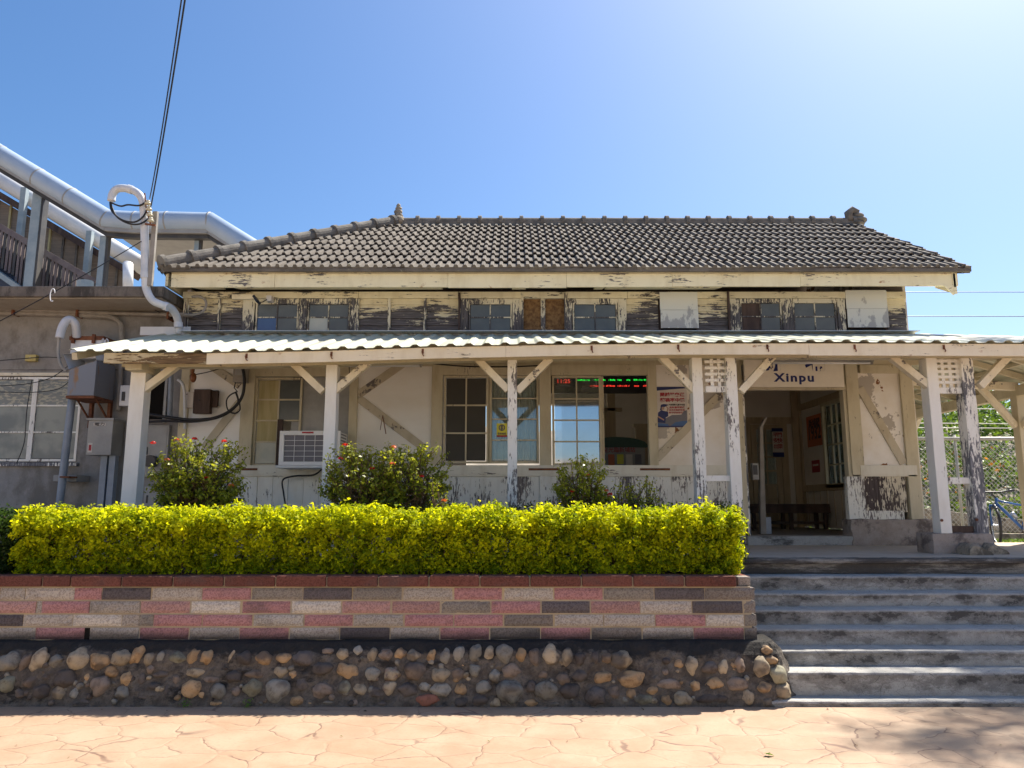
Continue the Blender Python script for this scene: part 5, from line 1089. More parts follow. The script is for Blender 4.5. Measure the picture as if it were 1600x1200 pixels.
for i, (pts, r, lb) in enumerate((([(225,646),(262,652),(300,656),(335,653),(362,640),(378,620),(382,596),(379,575),(372,560)], .022, 'thick black cable swinging across the left bay up to the eaves'), ([(218,660),(260,658),(300,659),(336,654),(360,643),(372,628),(368,612)], .014, 'second black cable hanging just below the thick one'), ([(371,612),(360,617),(354,626),(356,640),(366,646),(375,640),(373,626)], .010, 'small loop of black cable below the meter'), ([(302,586),(330,580),(362,570),(378,566)], .007, 'thin black wire from the brown insulator to the meter'), ([(618,562),(660,566),(720,572),(790,573),(850,571)], .010, 'black cable clipped along the top of the main windows'))):
    cable('hanging_cable', [PX(a, b, 10.45) for a, b in pts], r, M['cable'], lb, 'cable', 'black cables under the verandah', seg=8)
cable('curved_conduit', [PX(278,593,10.5), PX(284,598,10.5), PX(288,610,10.5), PX(289,640,10.52), PX(289,670,10.53)], .022, M['pvc'], 'curved pale conduit running down the left timber post', 'conduit')
cable('grey_riser', [PX(268,560,10.7), PX(267,600,10.7), PX(265,655,10.7)], .035, M['greypipe'], 'vertical grey pipe in the dark corner behind the left post', 'pipe', sub=2, seg=12)
q = MB(); bx(q, 222, 282, 655, 659, 10.75, .05); o = build(q, 'cable_tray', M['slabedge'], None, origin=PX(250, 657, 10.75)); tag(o, 'dark horizontal cable tray above the grey cabinet door', 'cable tray')
o = thing('broken_batten', 'thin splintered batten hanging from the diagonal brace near the second post', 'batten', PX(600, 660, 10.6)); q = MB(); q.beam(PX(598,649,10.6), PX(603,678,10.58), .012, .008); q.beam(PX(598,649,10.59), PX(594,672,10.58), .008, .006); build_each(q, 'strip', M['rust'], o)
# upper wall camera lamp
o = thing('flood_lamp', 'small floodlight on a pale board under the left eaves', 'lamp', PX(400, 465, 10.5)); q = MB(); bx(q, 362, 396, 459.5, 467, 10.58, .06); build(q, 'board', M['fascia'], o, bev=.004); q = MB(); q.beam(PX(398,464,10.45), PX(404,473,10.40), .035, .09); build(q, 'lamp_head', M['blackplastic'], o); q = MB(); bx(q, 416, 424, 461, 470, 10.5, .12); build(q, 'box', M['paper'], o, bev=.004); q = MB(); q.tube([PX(402,473,10.45), PX(410,472,10.45), PX(417,468,10.5)], .007, 6); build(q, 'lead', M['cable'], o)
# ================================================================== SERVICE MAST
mast = thing('service_mast', 'steel service mast with porcelain insulators at the roof corner', 'mast', PX(236, 445, 10.0))
q = MB(); q.box(XX(234,390,9.95), XX(241,390,9.95), 9.95, 10.0, ZZ(446,9.95), ZZ(330,9.95)); build(q, 'steel_post', M['dimpipe'], mast)
for i, y in enumerate((318, 327, 336, 345)):
    q = MB(); c_ = PX(231+i*1.5, y, 9.85); q.ell(c_, (.045,.045,.022), 12, 6); q.ell((c_[0], c_[1], c_[2]+.03), (.03,.03,.022), 12, 6); build(q, 'insulator', plain('porcelain', (.55,.50,.36), .3, .6), mast, smooth=True)
q = MB(); q.tube([PX(226,302,9.85), PX(229,330,9.85), PX(236,352,9.85)], .010, 6); q.beam(PX(227,350,9.87), PX(243,352,9.87), .02, .03); build_each(q, 'pin', M['rust'], mast)
cable('service_conduit', [PX(174,314,9.9), PX(176,303,9.9), PX(184,295,9.9), PX(200,295,9.9), PX(214,301,9.9), PX(222,312,9.9), PX(224.5,330,9.92), PX(226,370,9.95), PX(227,430,9.98), PX(229,452,10.0), PX(238,469,10.0), PX(252,476,10.05), PX(266,481,10.2), PX(275,492,10.35), PX(279,507,10.45), PX(279,520,10.5)], .052, M['pvc'], 'thick white conduit with a gooseneck top bending down onto the verandah roof', 'conduit', seg=16)
for i, (pts, lb) in enumerate((([(172,316),(175,330),(190,343),(210,347),(224,338),(230,326)], 'black tail looping from the gooseneck to the top insulator'), ([(172,316),(188,322),(200,320),(218,321),(230,314)], 'short upper tail crossing the gooseneck opening'), ([(173,318),(182,338),(200,349),(218,350),(232,342)], 'lowest black tail below the gooseneck'))):
    cable('cable_tail', [PX(a, b, 9.85) for a, b in pts], .012, M['cable'], lb, 'cable', 'tails at the gooseneck', seg=6)
def sagwire(name, a, b, sag, r, lb, cat='overhead wire', group=None, m='cable', n=24):
    a, b = Vector(a), Vector(b); pts = [a+(b-a)*(i/n)+Vector((0,0,-4*sag*(i/n)*(1-i/n))) for i in range(n+1)]
    mb = MB(); mb.tube(pts, r, 6); o = build(mb, name, M[m], None, smooth=True, origin=a); return tag(o, lb, cat, group)
sagwire('overhead_wire', PX(234,310,9.85), PX(292,-60,6.0), .22, .007, 'left of the two overhead service wires rising from the mast', group='service wires')
sagwire('overhead_wire', PX(236,322,9.85), PX(298,-60,6.2), .16, .009, 'right and thicker overhead service wire rising from the mast', group='service wires')
sagwire('overhead_wire', PX(221,377,9.9), PX(-40,522,9.0), .03, .0065, 'thin black wire slanting down left across the footbridge and slab', group='service wires')
o = thing('white_tie', 'white plastic tie looped on the slanting wire before the slab', 'tie', PX(81, 455, 9.4)); q = MB(); c_ = PX(82, 461, 9.35); q.tube([(c_[0]+.03*math.cos(t), 9.35, c_[2]+.085*math.sin(t)) for t in np.linspace(.3, 5.2, 14)], .006, 6); build(q, 'loop', M['white'], o, smooth=True)
for y, lb in ((457, 'upper catenary wire crossing the sky right of the roof'), (495, 'lower catenary wire crossing the sky right of the roof')):
    sagwire('catenary_wire', (-6, 19, ZZ(y, 19)+.02), (40, 19, ZZ(y, 19)), .0, .011, lb, 'railway wire', 'catenary wires', n=4, m='greypipe')
for y, D_, lb in ((637, 17, 'uppermost thin wire in front of the green bank'), (660, 17, 'middle thin wire in front of the green bank'), (667, 17.2, 'lowest thin wire in front of the green bank')):
    sagwire('bank_wire', (6.5, D_, ZZ(y, D_)), (22, D_, ZZ(y, D_)-.05), .02, .012, lb, 'wire', 'wires before the bank', n=6, m='galv')
# ================================================================== FOOTBRIDGE
BR = 20.0
fbg = thing('covered_footbridge', 'covered station footbridge stair with rounded blue cladding along its eaves', 'footbridge', PX(110, 450, BR))
path = [(-120,168),(-60,203),(0,242),(60,278),(110,308),(168,343),(212,346),(262,346),(328,347),(400,392),(470,436)]
pts = [Vector(PX(a, b, BR)) for a, b in path]
def offp(p, dz, dy=0): return Vector((p.x, p.y+dy, p.z+dz))
q = MB(); q.tube(pts, .275, 24); build(q, 'rounded_eave', M['brtube'], fbg, smooth=True)
q = MB()
for i in range(len(pts)-1):
    n_s = 1 if i in (1,3,4) else 1
    d = (pts[i+1]-pts[i]).normalized(); q.tube([pts[i+1]-d*.02, pts[i+1]+d*.02], .283, 24)
build_each(q, 'seam', M['brtrim'], fbg, smooth=True)
q = MB()
for a, b in zip(pts, pts[1:]): q.beam(offp(a,-.30,.05), offp(b,-.30,.05), .30, .12, (0,0,1))
build_each(q, 'lower_trim', M['brtrim'], fbg)
q = MB()
for a, b in zip(pts, pts[1:]): q.beam(offp(a,-.42,.1), offp(b,-.42,.1), .2, .10, (0,0,1))
build_each(q, 'dark_rail', M['brdark'], fbg)
q = MB()
for a, b in zip(pts[5:], pts[6:]):
    q.add([offp(a,-.25,.2), offp(b,-.25,.2), offp(b,-.25,3.2), offp(a,-.25,3.2), offp(a,-.20,.2), offp(b,-.20,.2), offp(b,-.20,3.2), offp(a,-.20,3.2)], [(0,3,2,1),(4,5,6,7)])
build(q, 'canopy_ceiling', M['brtrim'], fbg)
q = MB()
for a, b in zip(pts, pts[1:]): q.tube([offp(a,0,3.3), offp(b,0,3.3)], .30, 16)

# stair ramp going down to the right behind: white far eave band, louvres, rail, balusters
def seg(y0, D_, a0, a1): return PX(a0[0], a0[1], D_), PX(a1[0], a1[1], D_)
a, b = Vector(PX(-110,212,22.5)), Vector(PX(226,418,22.5)); q = MB(); q.tube([a, b], .26, 20); build(q, 'sunlit_eave', M['brpale'], fbg, smooth=True)
a, b = Vector(PX(-110,240,22.6)), Vector(PX(214,432,22.6)); q = MB(); q.beam(a, b, .20, .4, (0,1,0)); build(q, 'eave_underside', M['darkwood'], fbg)
D_ = 22.7; q = MB(); q.prism([(XX(-120,400,D_), ZZ(470,D_)), (XX(208,440,D_), ZZ(470,D_)), (XX(208,425,D_), ZZ(432,D_)), (XX(-120,240,D_), ZZ(243,D_))], D_, D_+.06); build(q, 'louvre_wall', M['louver'], fbg)
for a in range(-100, 210, 22):
    yy = 243+(a+120)*.576; q = MB(); x = XX(a, 400, D_); q.box(x-.03, x+.03, D_-.06, D_, ZZ(470,D_), ZZ(yy,D_)); build(q, 'louvre_post', M['slabedge' if (a//22) % 3 else 'curt_y'], fbg)
for px, yt_, D2, wv, mt in ((50,300,20.1,.26,'brpost'), (160,368,20.1,.17,'brpost'), (27,292,22.0,.17,'brpost'), (137,360,22.0,.17,'brpost'), (307,362,20.2,.13,'brpost')):
    q = MB(); x = XX(px, 380, D2); q.box(x-wv/2, x+wv/2, D2, D2+wv, ZZ(470,D2), ZZ(yt_,D2)); build(q, 'post', M[mt], fbg, bev=.01)
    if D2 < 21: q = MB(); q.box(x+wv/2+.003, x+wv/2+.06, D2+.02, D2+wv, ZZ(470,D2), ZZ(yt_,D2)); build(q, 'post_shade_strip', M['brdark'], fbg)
a, b = Vector(PX(-110,290,20.6)), Vector(PX(150,441,20.6)); q = MB(); q.beam(a, b, .16, .10, (0,1,0)); build(q, 'hand_rail', M['railpurple'], fbg)
nb = 46
for i in range(nb):
    p = a+(b-a)*(i+.5)/nb; q = MB(); bot = ZZ(455, 20.6) if p.x > XX(25,440,20.6) else p.z-1.15; q.box(p.x-.035, p.x+.035, 20.57, 20.63, bot, p.z-.06); build(q, 'baluster', M['railpurple' if i % 3 else 'brdark'], fbg)
q = MB(); D_ = 20.75; q.prism([(XX(-110,350,D_), ZZ(375,D_)), (XX(30,440,D_), ZZ(470,D_)), (XX(150,440,D_), ZZ(470,D_)), (XX(150,440,D_), ZZ(447,D_)), (XX(-110,290,D_), ZZ(298,D_))], D_, D_+.03); build(q, 'dark_balustrade_sheet', plain('blue_dark_sheet', (.045,.06,.10), .6), fbg)
q = MB(); q.beam(PX(-110,352,20.5), PX(45,460,20.5), .14, .3); build(q, 'stair_stringer', M['brpost'], fbg)
q = MB(); q.tube([PX(133,440,19), PX(133,452,19)], .2, 14); o = build(q, 'roof_vent', M['brpost'], None, origin=PX(133,452,19)); 
tag(o, 'squat pale grey vent beyond the annex slab', 'vent')
q = MB(); q.tube([PX(200,412,18), PX(200,452,18)], .12, 14); q.ell(PX(200,412,18), (.12,.12,.06), 14, 6); o = build(q, 'white_vent_pipe', M['white'], None, smooth=True, origin=PX(200,452,18)); tag(o, 'white vertical vent pipe above the annex slab', 'vent')
# ================================================================== HEDGE AND SHRUBS
def hsn(P, f, s0=0):
    x, y, z = P[:, 0]*f+s0, P[:, 1]*f+s0*2, P[:, 2]*f-s0
    return (np.sin(x*1.9+np.sin(y*2.3)*1.3)+np.sin(y*2.7+np.sin(z*2.1)*1.5)+np.sin(z*2.4+np.sin(x*1.7)*1.4)+np.sin((x+z)*4.1)*.5)/3.5
def hedge(name, lb, x0, x1, y0, y1, z0, z1, nclump, c_lo, c_hi, amp=.045, per=9, size=.024, seed=0, mat='leaf_y', stem=True, cat='hedge'):
    h = thing(name, lb, cat, ((x0+x1)/2, (y0+y1)/2, z0))
    # sprig centres in a shell below a rounded box surface
    n = nclump; a = rng.random((n, 3)); P = np.empty((n, 3)); Nn = np.zeros((n, 3))
    W, Dp, H = x1-x0, y1-y0, z1-z0
    ar = np.array([W*H, W*H*.6, W*Dp, Dp*H, Dp*H]); f = rng.choice(5, n, p=ar/ar.sum())
    u, v = a[:, 0], a[:, 1]
    for k, (px_, py_, pz_, nn) in enumerate(((u*W, v*0, v*H, (0,-1,.15)), (u*W, v*0+Dp, v*H, (0,1,.15)), (u*W, v*Dp, v*0+H, (0,0,1)), (u*0, u*Dp, v*H, (-1,0,.15)), (u*0+W, u*Dp, v*H, (1,0,.15)))):
        m = f == k; P[m, 0] = (px_+u*0)[m]; P[m, 1] = (py_+u*0)[m]; P[m, 2] = (pz_+u*0)[m]; Nn[m] = nn
    c = np.array([W/2, Dp/2, H*.45]); r_ = .12                      # round the corners
    q = np.minimum(np.maximum(P, r_), np.array([W, Dp, H+.5])-r_); q[:, 2] = np.minimum(q[:, 2], H-r_)
    d = P-q; L = np.linalg.norm(d, axis=1)[:, None]+1e-6; P = np.where(L > r_, q+d/L*r_, P); Nn = Nn+d/L*.6
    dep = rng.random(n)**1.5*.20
    bump_ = hsn(P, 3.2, seed)*amp+hsn(P, 9, seed+3)*amp*.65
    Nn /= np.linalg.norm(Nn, axis=1)[:, None]
    P += Nn*(bump_-dep+.02)[:, None]
    # occasional thin patches near the bottom of the front
    cl_ = hsn(P, 13, seed+7)+.5*hsn(P, 29, seed+2); keep = ~(((cl_ < -.20) & (dep < .11)) | (rng.random(n) < .72) & (hsn(P, 4.5, seed+9)+(0.30-P[:, 2]/H)*.9 > .56)); P, Nn, dep = P[keep], Nn[keep], dep[keep]; n = len(P)
    P += np.array([x0, y0, z0])
    # shoots sticking out of the top
    ns = int(W*26); sx = x0+rng.random(ns)*W; sy = y0+rng.random(ns)*Dp; sh = rng.random(ns)**3*.12
    k = per; tot = n*k; C = np.repeat(P, k, 0)+rng.normal(size=(tot, 3))*.020; NN = np.repeat(Nn, k, 0)*.5+np.array([0,0,.55])+rng.normal(size=(tot, 3))*.75
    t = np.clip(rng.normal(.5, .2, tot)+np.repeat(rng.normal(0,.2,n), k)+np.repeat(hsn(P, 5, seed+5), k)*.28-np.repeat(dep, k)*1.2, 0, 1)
    for i in range(ns):
        m = rng.integers(5, 11); zt_ = z1+sh[i]*rng.random(m)+hsn(np.array([[sx[i]-x0, sy[i]-y0, H]]), 3.2, seed)[0]*amp
        C = np.vstack([C, np.stack([sx[i]+rng.normal(size=m)*.012, sy[i]+rng.normal(size=m)*.012, zt_], 1)]); NN = np.vstack([NN, rng.normal(size=(m, 3))*.8+np.array([0,0,.4])]); t = np.concatenate([t, np.clip(rng.normal(.85, .15, m), 0, 1)])
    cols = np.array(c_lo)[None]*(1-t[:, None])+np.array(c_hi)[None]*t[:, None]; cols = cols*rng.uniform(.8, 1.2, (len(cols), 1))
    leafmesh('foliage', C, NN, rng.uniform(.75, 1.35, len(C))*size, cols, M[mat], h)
    if stem:
        q = MB(); 
        for i in range(int(W*9)):
            x = x0+.1+random.random()*(W-.2); y = y0+.12+random.random()*(Dp-.24); a = random.uniform(-.12,.12); b = random.uniform(-.1,.1)
            q.tube([(x, y, z0-.02), (x+a*.4, y+b*.5, z0+H*.45), (x+a, y+b, z1-.10)], [.010, .007, .004], 5)
            for k2 in range(3):
                zz = z0+H*random.uniform(.2,.8); q.tube([(x+a*.5, y+b*.5, zz), (x+random.uniform(-.16,.16), y0+random.uniform(.04,Dp-.04), zz+.12)], [.005,.003], 4)
        build(q, 'stems', M['bark'], h)
    return h
HX0, HX1 = XX(24, 850, 6.98), XX(1160, 850, 6.98)
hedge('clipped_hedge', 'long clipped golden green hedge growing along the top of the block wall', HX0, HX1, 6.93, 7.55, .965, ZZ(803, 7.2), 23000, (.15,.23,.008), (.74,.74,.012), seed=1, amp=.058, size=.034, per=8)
hedge('dark_hedge', 'low dark green hedge strip behind the golden hedge at the wainscot', XX(690,796,7.95), XX(1155,796,7.95), 7.75, 8.1, 1.0, ZZ(794, 7.95), 3600, (.02,.045,.01), (.09,.15,.02), seed=4, mat='leaf_g', size=.024)
hedge('corner_bush', 'dark green bush at the far left end behind the golden hedge', -6.2, XX(30, 850, 7.15), 7.0, 7.8, .965, ZZ(806, 7.3), 5200, (.015,.035,.01), (.07,.13,.02), seed=6, mat='leaf_g', size=.030)
def shrub(name, lb, cx, cy, z0, rx, ry, rz, zc, ntw, nl, c_lo, c_hi, seed, flowers=0, size=.038, group='flowering shrubs behind the hedge', topb=0):
    rg = random.Random(seed); s = thing(name, lb, 'shrub', (cx, cy, z0), group); q = MB(); tips = []
    nst = max(3, ntw//14); stems = []
    for i in range(nst):
        a = 2*math.pi*i/nst+rg.uniform(-.4,.4); e = Vector((cx+math.cos(a)*rx*.45, cy+math.sin(a)*ry*.45, zc+rg.uniform(-.1,.15)*rz)); b = Vector((cx+math.cos(a)*.05, cy+math.sin(a)*.05, z0))
        mid = b.lerp(e, .5)+Vector((rg.uniform(-.05,.05), rg.uniform(-.05,.05), 0)); q.tube([b, mid, e], [.016,.011,.008], 6); stems.append((b, mid, e))
    for i in range(ntw):
        while True:
            v = Vector((rg.uniform(-1,1), rg.uniform(-1,1), rg.uniform(-1,1)))
            if .35 < v.length < 1: break
        v = v.normalized()*(v.length**.40); mx_ = max(abs(v.x), abs(v.y), abs(v.z)); v = v*(.55+.45*v.length/mx_); bl = 1+.20*mnoise.noise(v*1.8+Vector((seed*7,0,0)))
        t = Vector((cx+v.x*rx*bl, cy+v.y*ry*bl, zc+v.z*rz*bl))
        if t.z < z0+.03: t.z = z0+.05
        b, m_, e = stems[rg.randrange(nst)]; o_ = (m_.lerp(e, rg.random())) ; mid = o_.lerp(t, .5)+Vector((rg.uniform(-.03,.03), rg.uniform(-.03,.03), -.03))
        q.tube([o_, mid, t], [.007,.005,.003], 5); tips.append((mid, t))
    build(q, 'branches', M['bark'], s)
    C = []; Nn = []; tt = []
    for mid, t in tips:
        d = (t-mid).normalized(); k = nl
        for j in range(k):
            f = rg.random()**.6; p = mid.lerp(t, f)+d*.02*rg.random(); a = Vector((rg.gauss(0,1), rg.gauss(0,1), rg.gauss(0,1)))
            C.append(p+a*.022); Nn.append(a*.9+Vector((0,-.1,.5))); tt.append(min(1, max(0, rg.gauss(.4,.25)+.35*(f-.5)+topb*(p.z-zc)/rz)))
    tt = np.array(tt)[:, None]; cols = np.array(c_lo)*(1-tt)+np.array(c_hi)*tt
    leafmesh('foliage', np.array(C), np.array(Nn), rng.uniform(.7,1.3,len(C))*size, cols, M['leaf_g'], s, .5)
    if flowers:
        for i in range(flowers):
            mid, t = tips[rg.randrange(len(tips))]
            if t.y > cy+.1: t = Vector((t.x, cy-ry*.6, t.z))
            n = 26; c = np.array(t+Vector((0,-.02,.02))); P_ = rng.normal(size=(n, 3)); P_ /= np.linalg.norm(P_, axis=1)[:, None]; P_[:, 2] = np.abs(P_[:, 2])*.7
            leafmesh('flower', c+P_*.026, P_+rng.normal(size=(n,3))*.3, .020, np.tile([(.62,.03,.02) if i % 3 else (.65,.16,.05)], (n, 1)), M['leaf_g'], s, .8)
    return s
YS = 7.95
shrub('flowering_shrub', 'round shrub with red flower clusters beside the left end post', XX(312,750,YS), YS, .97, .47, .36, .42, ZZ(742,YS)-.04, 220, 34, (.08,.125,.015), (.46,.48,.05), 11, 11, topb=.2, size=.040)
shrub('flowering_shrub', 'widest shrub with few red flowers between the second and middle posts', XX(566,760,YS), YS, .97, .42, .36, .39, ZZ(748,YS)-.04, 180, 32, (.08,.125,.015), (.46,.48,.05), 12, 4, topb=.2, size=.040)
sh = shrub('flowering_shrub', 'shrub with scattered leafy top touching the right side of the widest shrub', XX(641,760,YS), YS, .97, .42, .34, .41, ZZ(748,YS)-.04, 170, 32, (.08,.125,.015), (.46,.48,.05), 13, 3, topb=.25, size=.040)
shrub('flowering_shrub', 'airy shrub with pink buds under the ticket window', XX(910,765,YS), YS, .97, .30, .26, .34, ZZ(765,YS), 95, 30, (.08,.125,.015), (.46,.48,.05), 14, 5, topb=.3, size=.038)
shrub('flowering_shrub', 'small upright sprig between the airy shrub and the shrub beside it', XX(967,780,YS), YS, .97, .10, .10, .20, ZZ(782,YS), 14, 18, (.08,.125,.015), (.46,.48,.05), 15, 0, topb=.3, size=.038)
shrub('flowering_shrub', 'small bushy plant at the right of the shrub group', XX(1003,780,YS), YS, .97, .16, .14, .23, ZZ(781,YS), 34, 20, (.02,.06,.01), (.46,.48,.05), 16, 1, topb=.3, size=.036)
shrub('flowering_shrub', 'golden shoot rising from the hedge beside the widest shrub', XX(684,795,7.4), 7.4, 1.3, .09, .09, .22, ZZ(783,7.4), 12, 18, (.10,.14,.01), (.40,.42,.02), 17, 1, topb=.3, size=.026)
# ================================================================== RIGHT BACKGROUND
# bank behind the line
def bank():
    P = []; xs = np.arange(-40, 60, 1.0); ys = np.arange(17.5, 60, .8)
    for x in xs: P.append([(x, y, 0.9+4.0*(1-math.exp(-max(0, y-18.2)/5))+.5*mnoise.noise(Vector((x*.3, y*.3, 0)))*min(1, max(0, y-18)/3)) for y in ys])
    q = MB(); q.grid(P); struct(build(q, 'hillside', M['earth'], smooth=True))
    n = 3400; x = rng.uniform(7, 34, n); y = 18.3+rng.random(n)**1.3*13; h = .9+4.0*(1-np.exp(-np.maximum(0, y-18.2)/5))
    lump = hsn(np.stack([x, y, h], 1), .55, 2); h2 = h+np.clip(lump+.35, 0, 1.3)*1.25*rng.random(n)**.5*np.clip((y-18.3)/1.5, .15, 1)
    Cc = np.stack([x, y, h2], 1); k = 34; tot = n*k
    C = np.repeat(Cc, k, 0)+rng.normal(size=(tot, 3))*np.array([.30,.28,.20]); NN = rng.normal(size=(tot, 3))*.8+np.array([0,-.2,.6])
    hue = rng.random(n); ax, ay = np.repeat(Cc[:, 0], k), np.repeat(Cc[:, 2], k); t = np.clip(np.repeat(rng.normal(.5,.22,n), k)+rng.normal(0,.15,tot), 0, 1)[:, None]
    cols = np.array((.025,.055,.010))*(1-t)+np.array((.17,.27,.03))*t
    aut = ((np.repeat(hue, k) < .22) & (ay < 3.0) & (rng.random(tot) < .35)); cols[aut] = np.array([(.50,.20,.04)])*rng.uniform(.6,1.2,(aut.sum(),1))
    o = leafmesh('hillside_vegetation', C, NN, rng.uniform(.6,1.4,tot)*.13, cols, M['leaf_h'], None, .6); o['kind'] = 'stuff'
bank()
# chain-link fence
FD = 15.0
cf_ = thing('chain_link_fence', 'tall galvanised chain link fence on a low kerb in front of the green bank', 'fence', (10, FD, .93))
fx0, fx1, fz0, fz1 = 6.4, 15.0, ZZ(832, FD), ZZ(687, FD); stp = .095
q = MB(); H_ = fz1-fz0; x = fx0-H_
while x < fx1:
    for sgn in (1, -1):
        a0, b0, a1, b1 = (x, fz0, x+H_, fz1) if sgn > 0 else (x, fz1, x+H_, fz0)
        if a0 < fx0: t = (fx0-a0)/H_; b0 = b0+(b1-b0)*t; a0 = fx0
        if a1 > fx1: t = (a1-fx1)/H_; b1 = b1-(b1-b0)*t*H_/(a1-a0 if a1 != a0 else 1); a1 = fx1
        if a1-a0 > .02: q.tube([(a0, FD+.003*sgn, b0), (a1, FD+.003*sgn, b1)], .0042, 4, cap=False)
    x += stp
build(q, 'wire_mesh', M['galv'], cf_)
q = MB(); q.tube([(fx0, FD, fz1+.02), (fx1, FD, fz1+.02)], .035, 10); build(q, 'top_rail', M['galv'], cf_, smooth=True)
for px in (1432, 1500, 1660, 1800): q = MB(); x = XX(px, 750, FD); q.tube([(x, FD+.05, .93), (x, FD+.05, fz1+.1)], .028, 10); build(q, 'fence_post', M['galv'], cf_, smooth=True)
q = MB(); q.box(fx0-1, fx1, FD-.08, FD+.12, .92, fz0-.02); build(q, 'kerb', M['lump'], cf_, bev=.02)
q = MB(); q.beam(PX(1400,800,17), PX(1700,835,17), .30, .15); o = build(q, 'sleeper', M['lump'], None, bev=.03, origin=PX(1500,815,17)); tag(o, 'weathered concrete cable trough slanting behind the chain link fence', 'trough')
# grass strip
n = 2600; C = np.stack([rng.uniform(6.3,13,n), rng.uniform(13.6,14.8,n), .93+rng.random(n)*.05], 1); t = rng.random((n,1))
o = leafmesh('grass_strip', C, rng.normal(size=(n,3))+np.array([0,-.8,0]), .07, np.array((.08,.16,.02))*(1-t)+np.array((.25,.38,.04))*t, M['leaf_h'], None, .25); o['kind'] = 'stuff'
# rounded stone lumps beside the plinth
for i, (a, b, lb) in enumerate(((1515,1552,'left of two rounded rough concrete stops lying by the post plinth'), (1543,1577,'right of two rounded rough concrete stops lying by the post plinth'))):
    D = 8.50+.12*i; q = MB(); X0, X1 = XX(a, 860, D), XX(b, 860, D); L_ = X1-X0; vs = []
    prof2 = [(0,.0),(.02,.07),(.18,.125),(.45,.12),(.70,.075),(.9,.05),(1.0,.02),(1.0,0)]
    P = []
    for j in range(9):
        row = []
        for u_, z_ in prof2: k = mnoise.noise(Vector((u_*4+i*9, j*.5, z_*9)))*.012; e = .8 if j in (0, 8) else 1; row.append((X0+L_*u_, D+.28*j/8, 1.06+z_*e+k))
        P.append(row)
    q.grid(P[::-1]); q.add(P[0], [tuple(range(8))]); q.add(P[-1], [tuple(range(7,-1,-1))]); o = build(q, 'concrete_stop', M['lump'], None, smooth=True, origin=(X0+L_/2, D+.1, 1.06)); tag(o, lb, 'stone stop', 'rounded stops by the plinth')
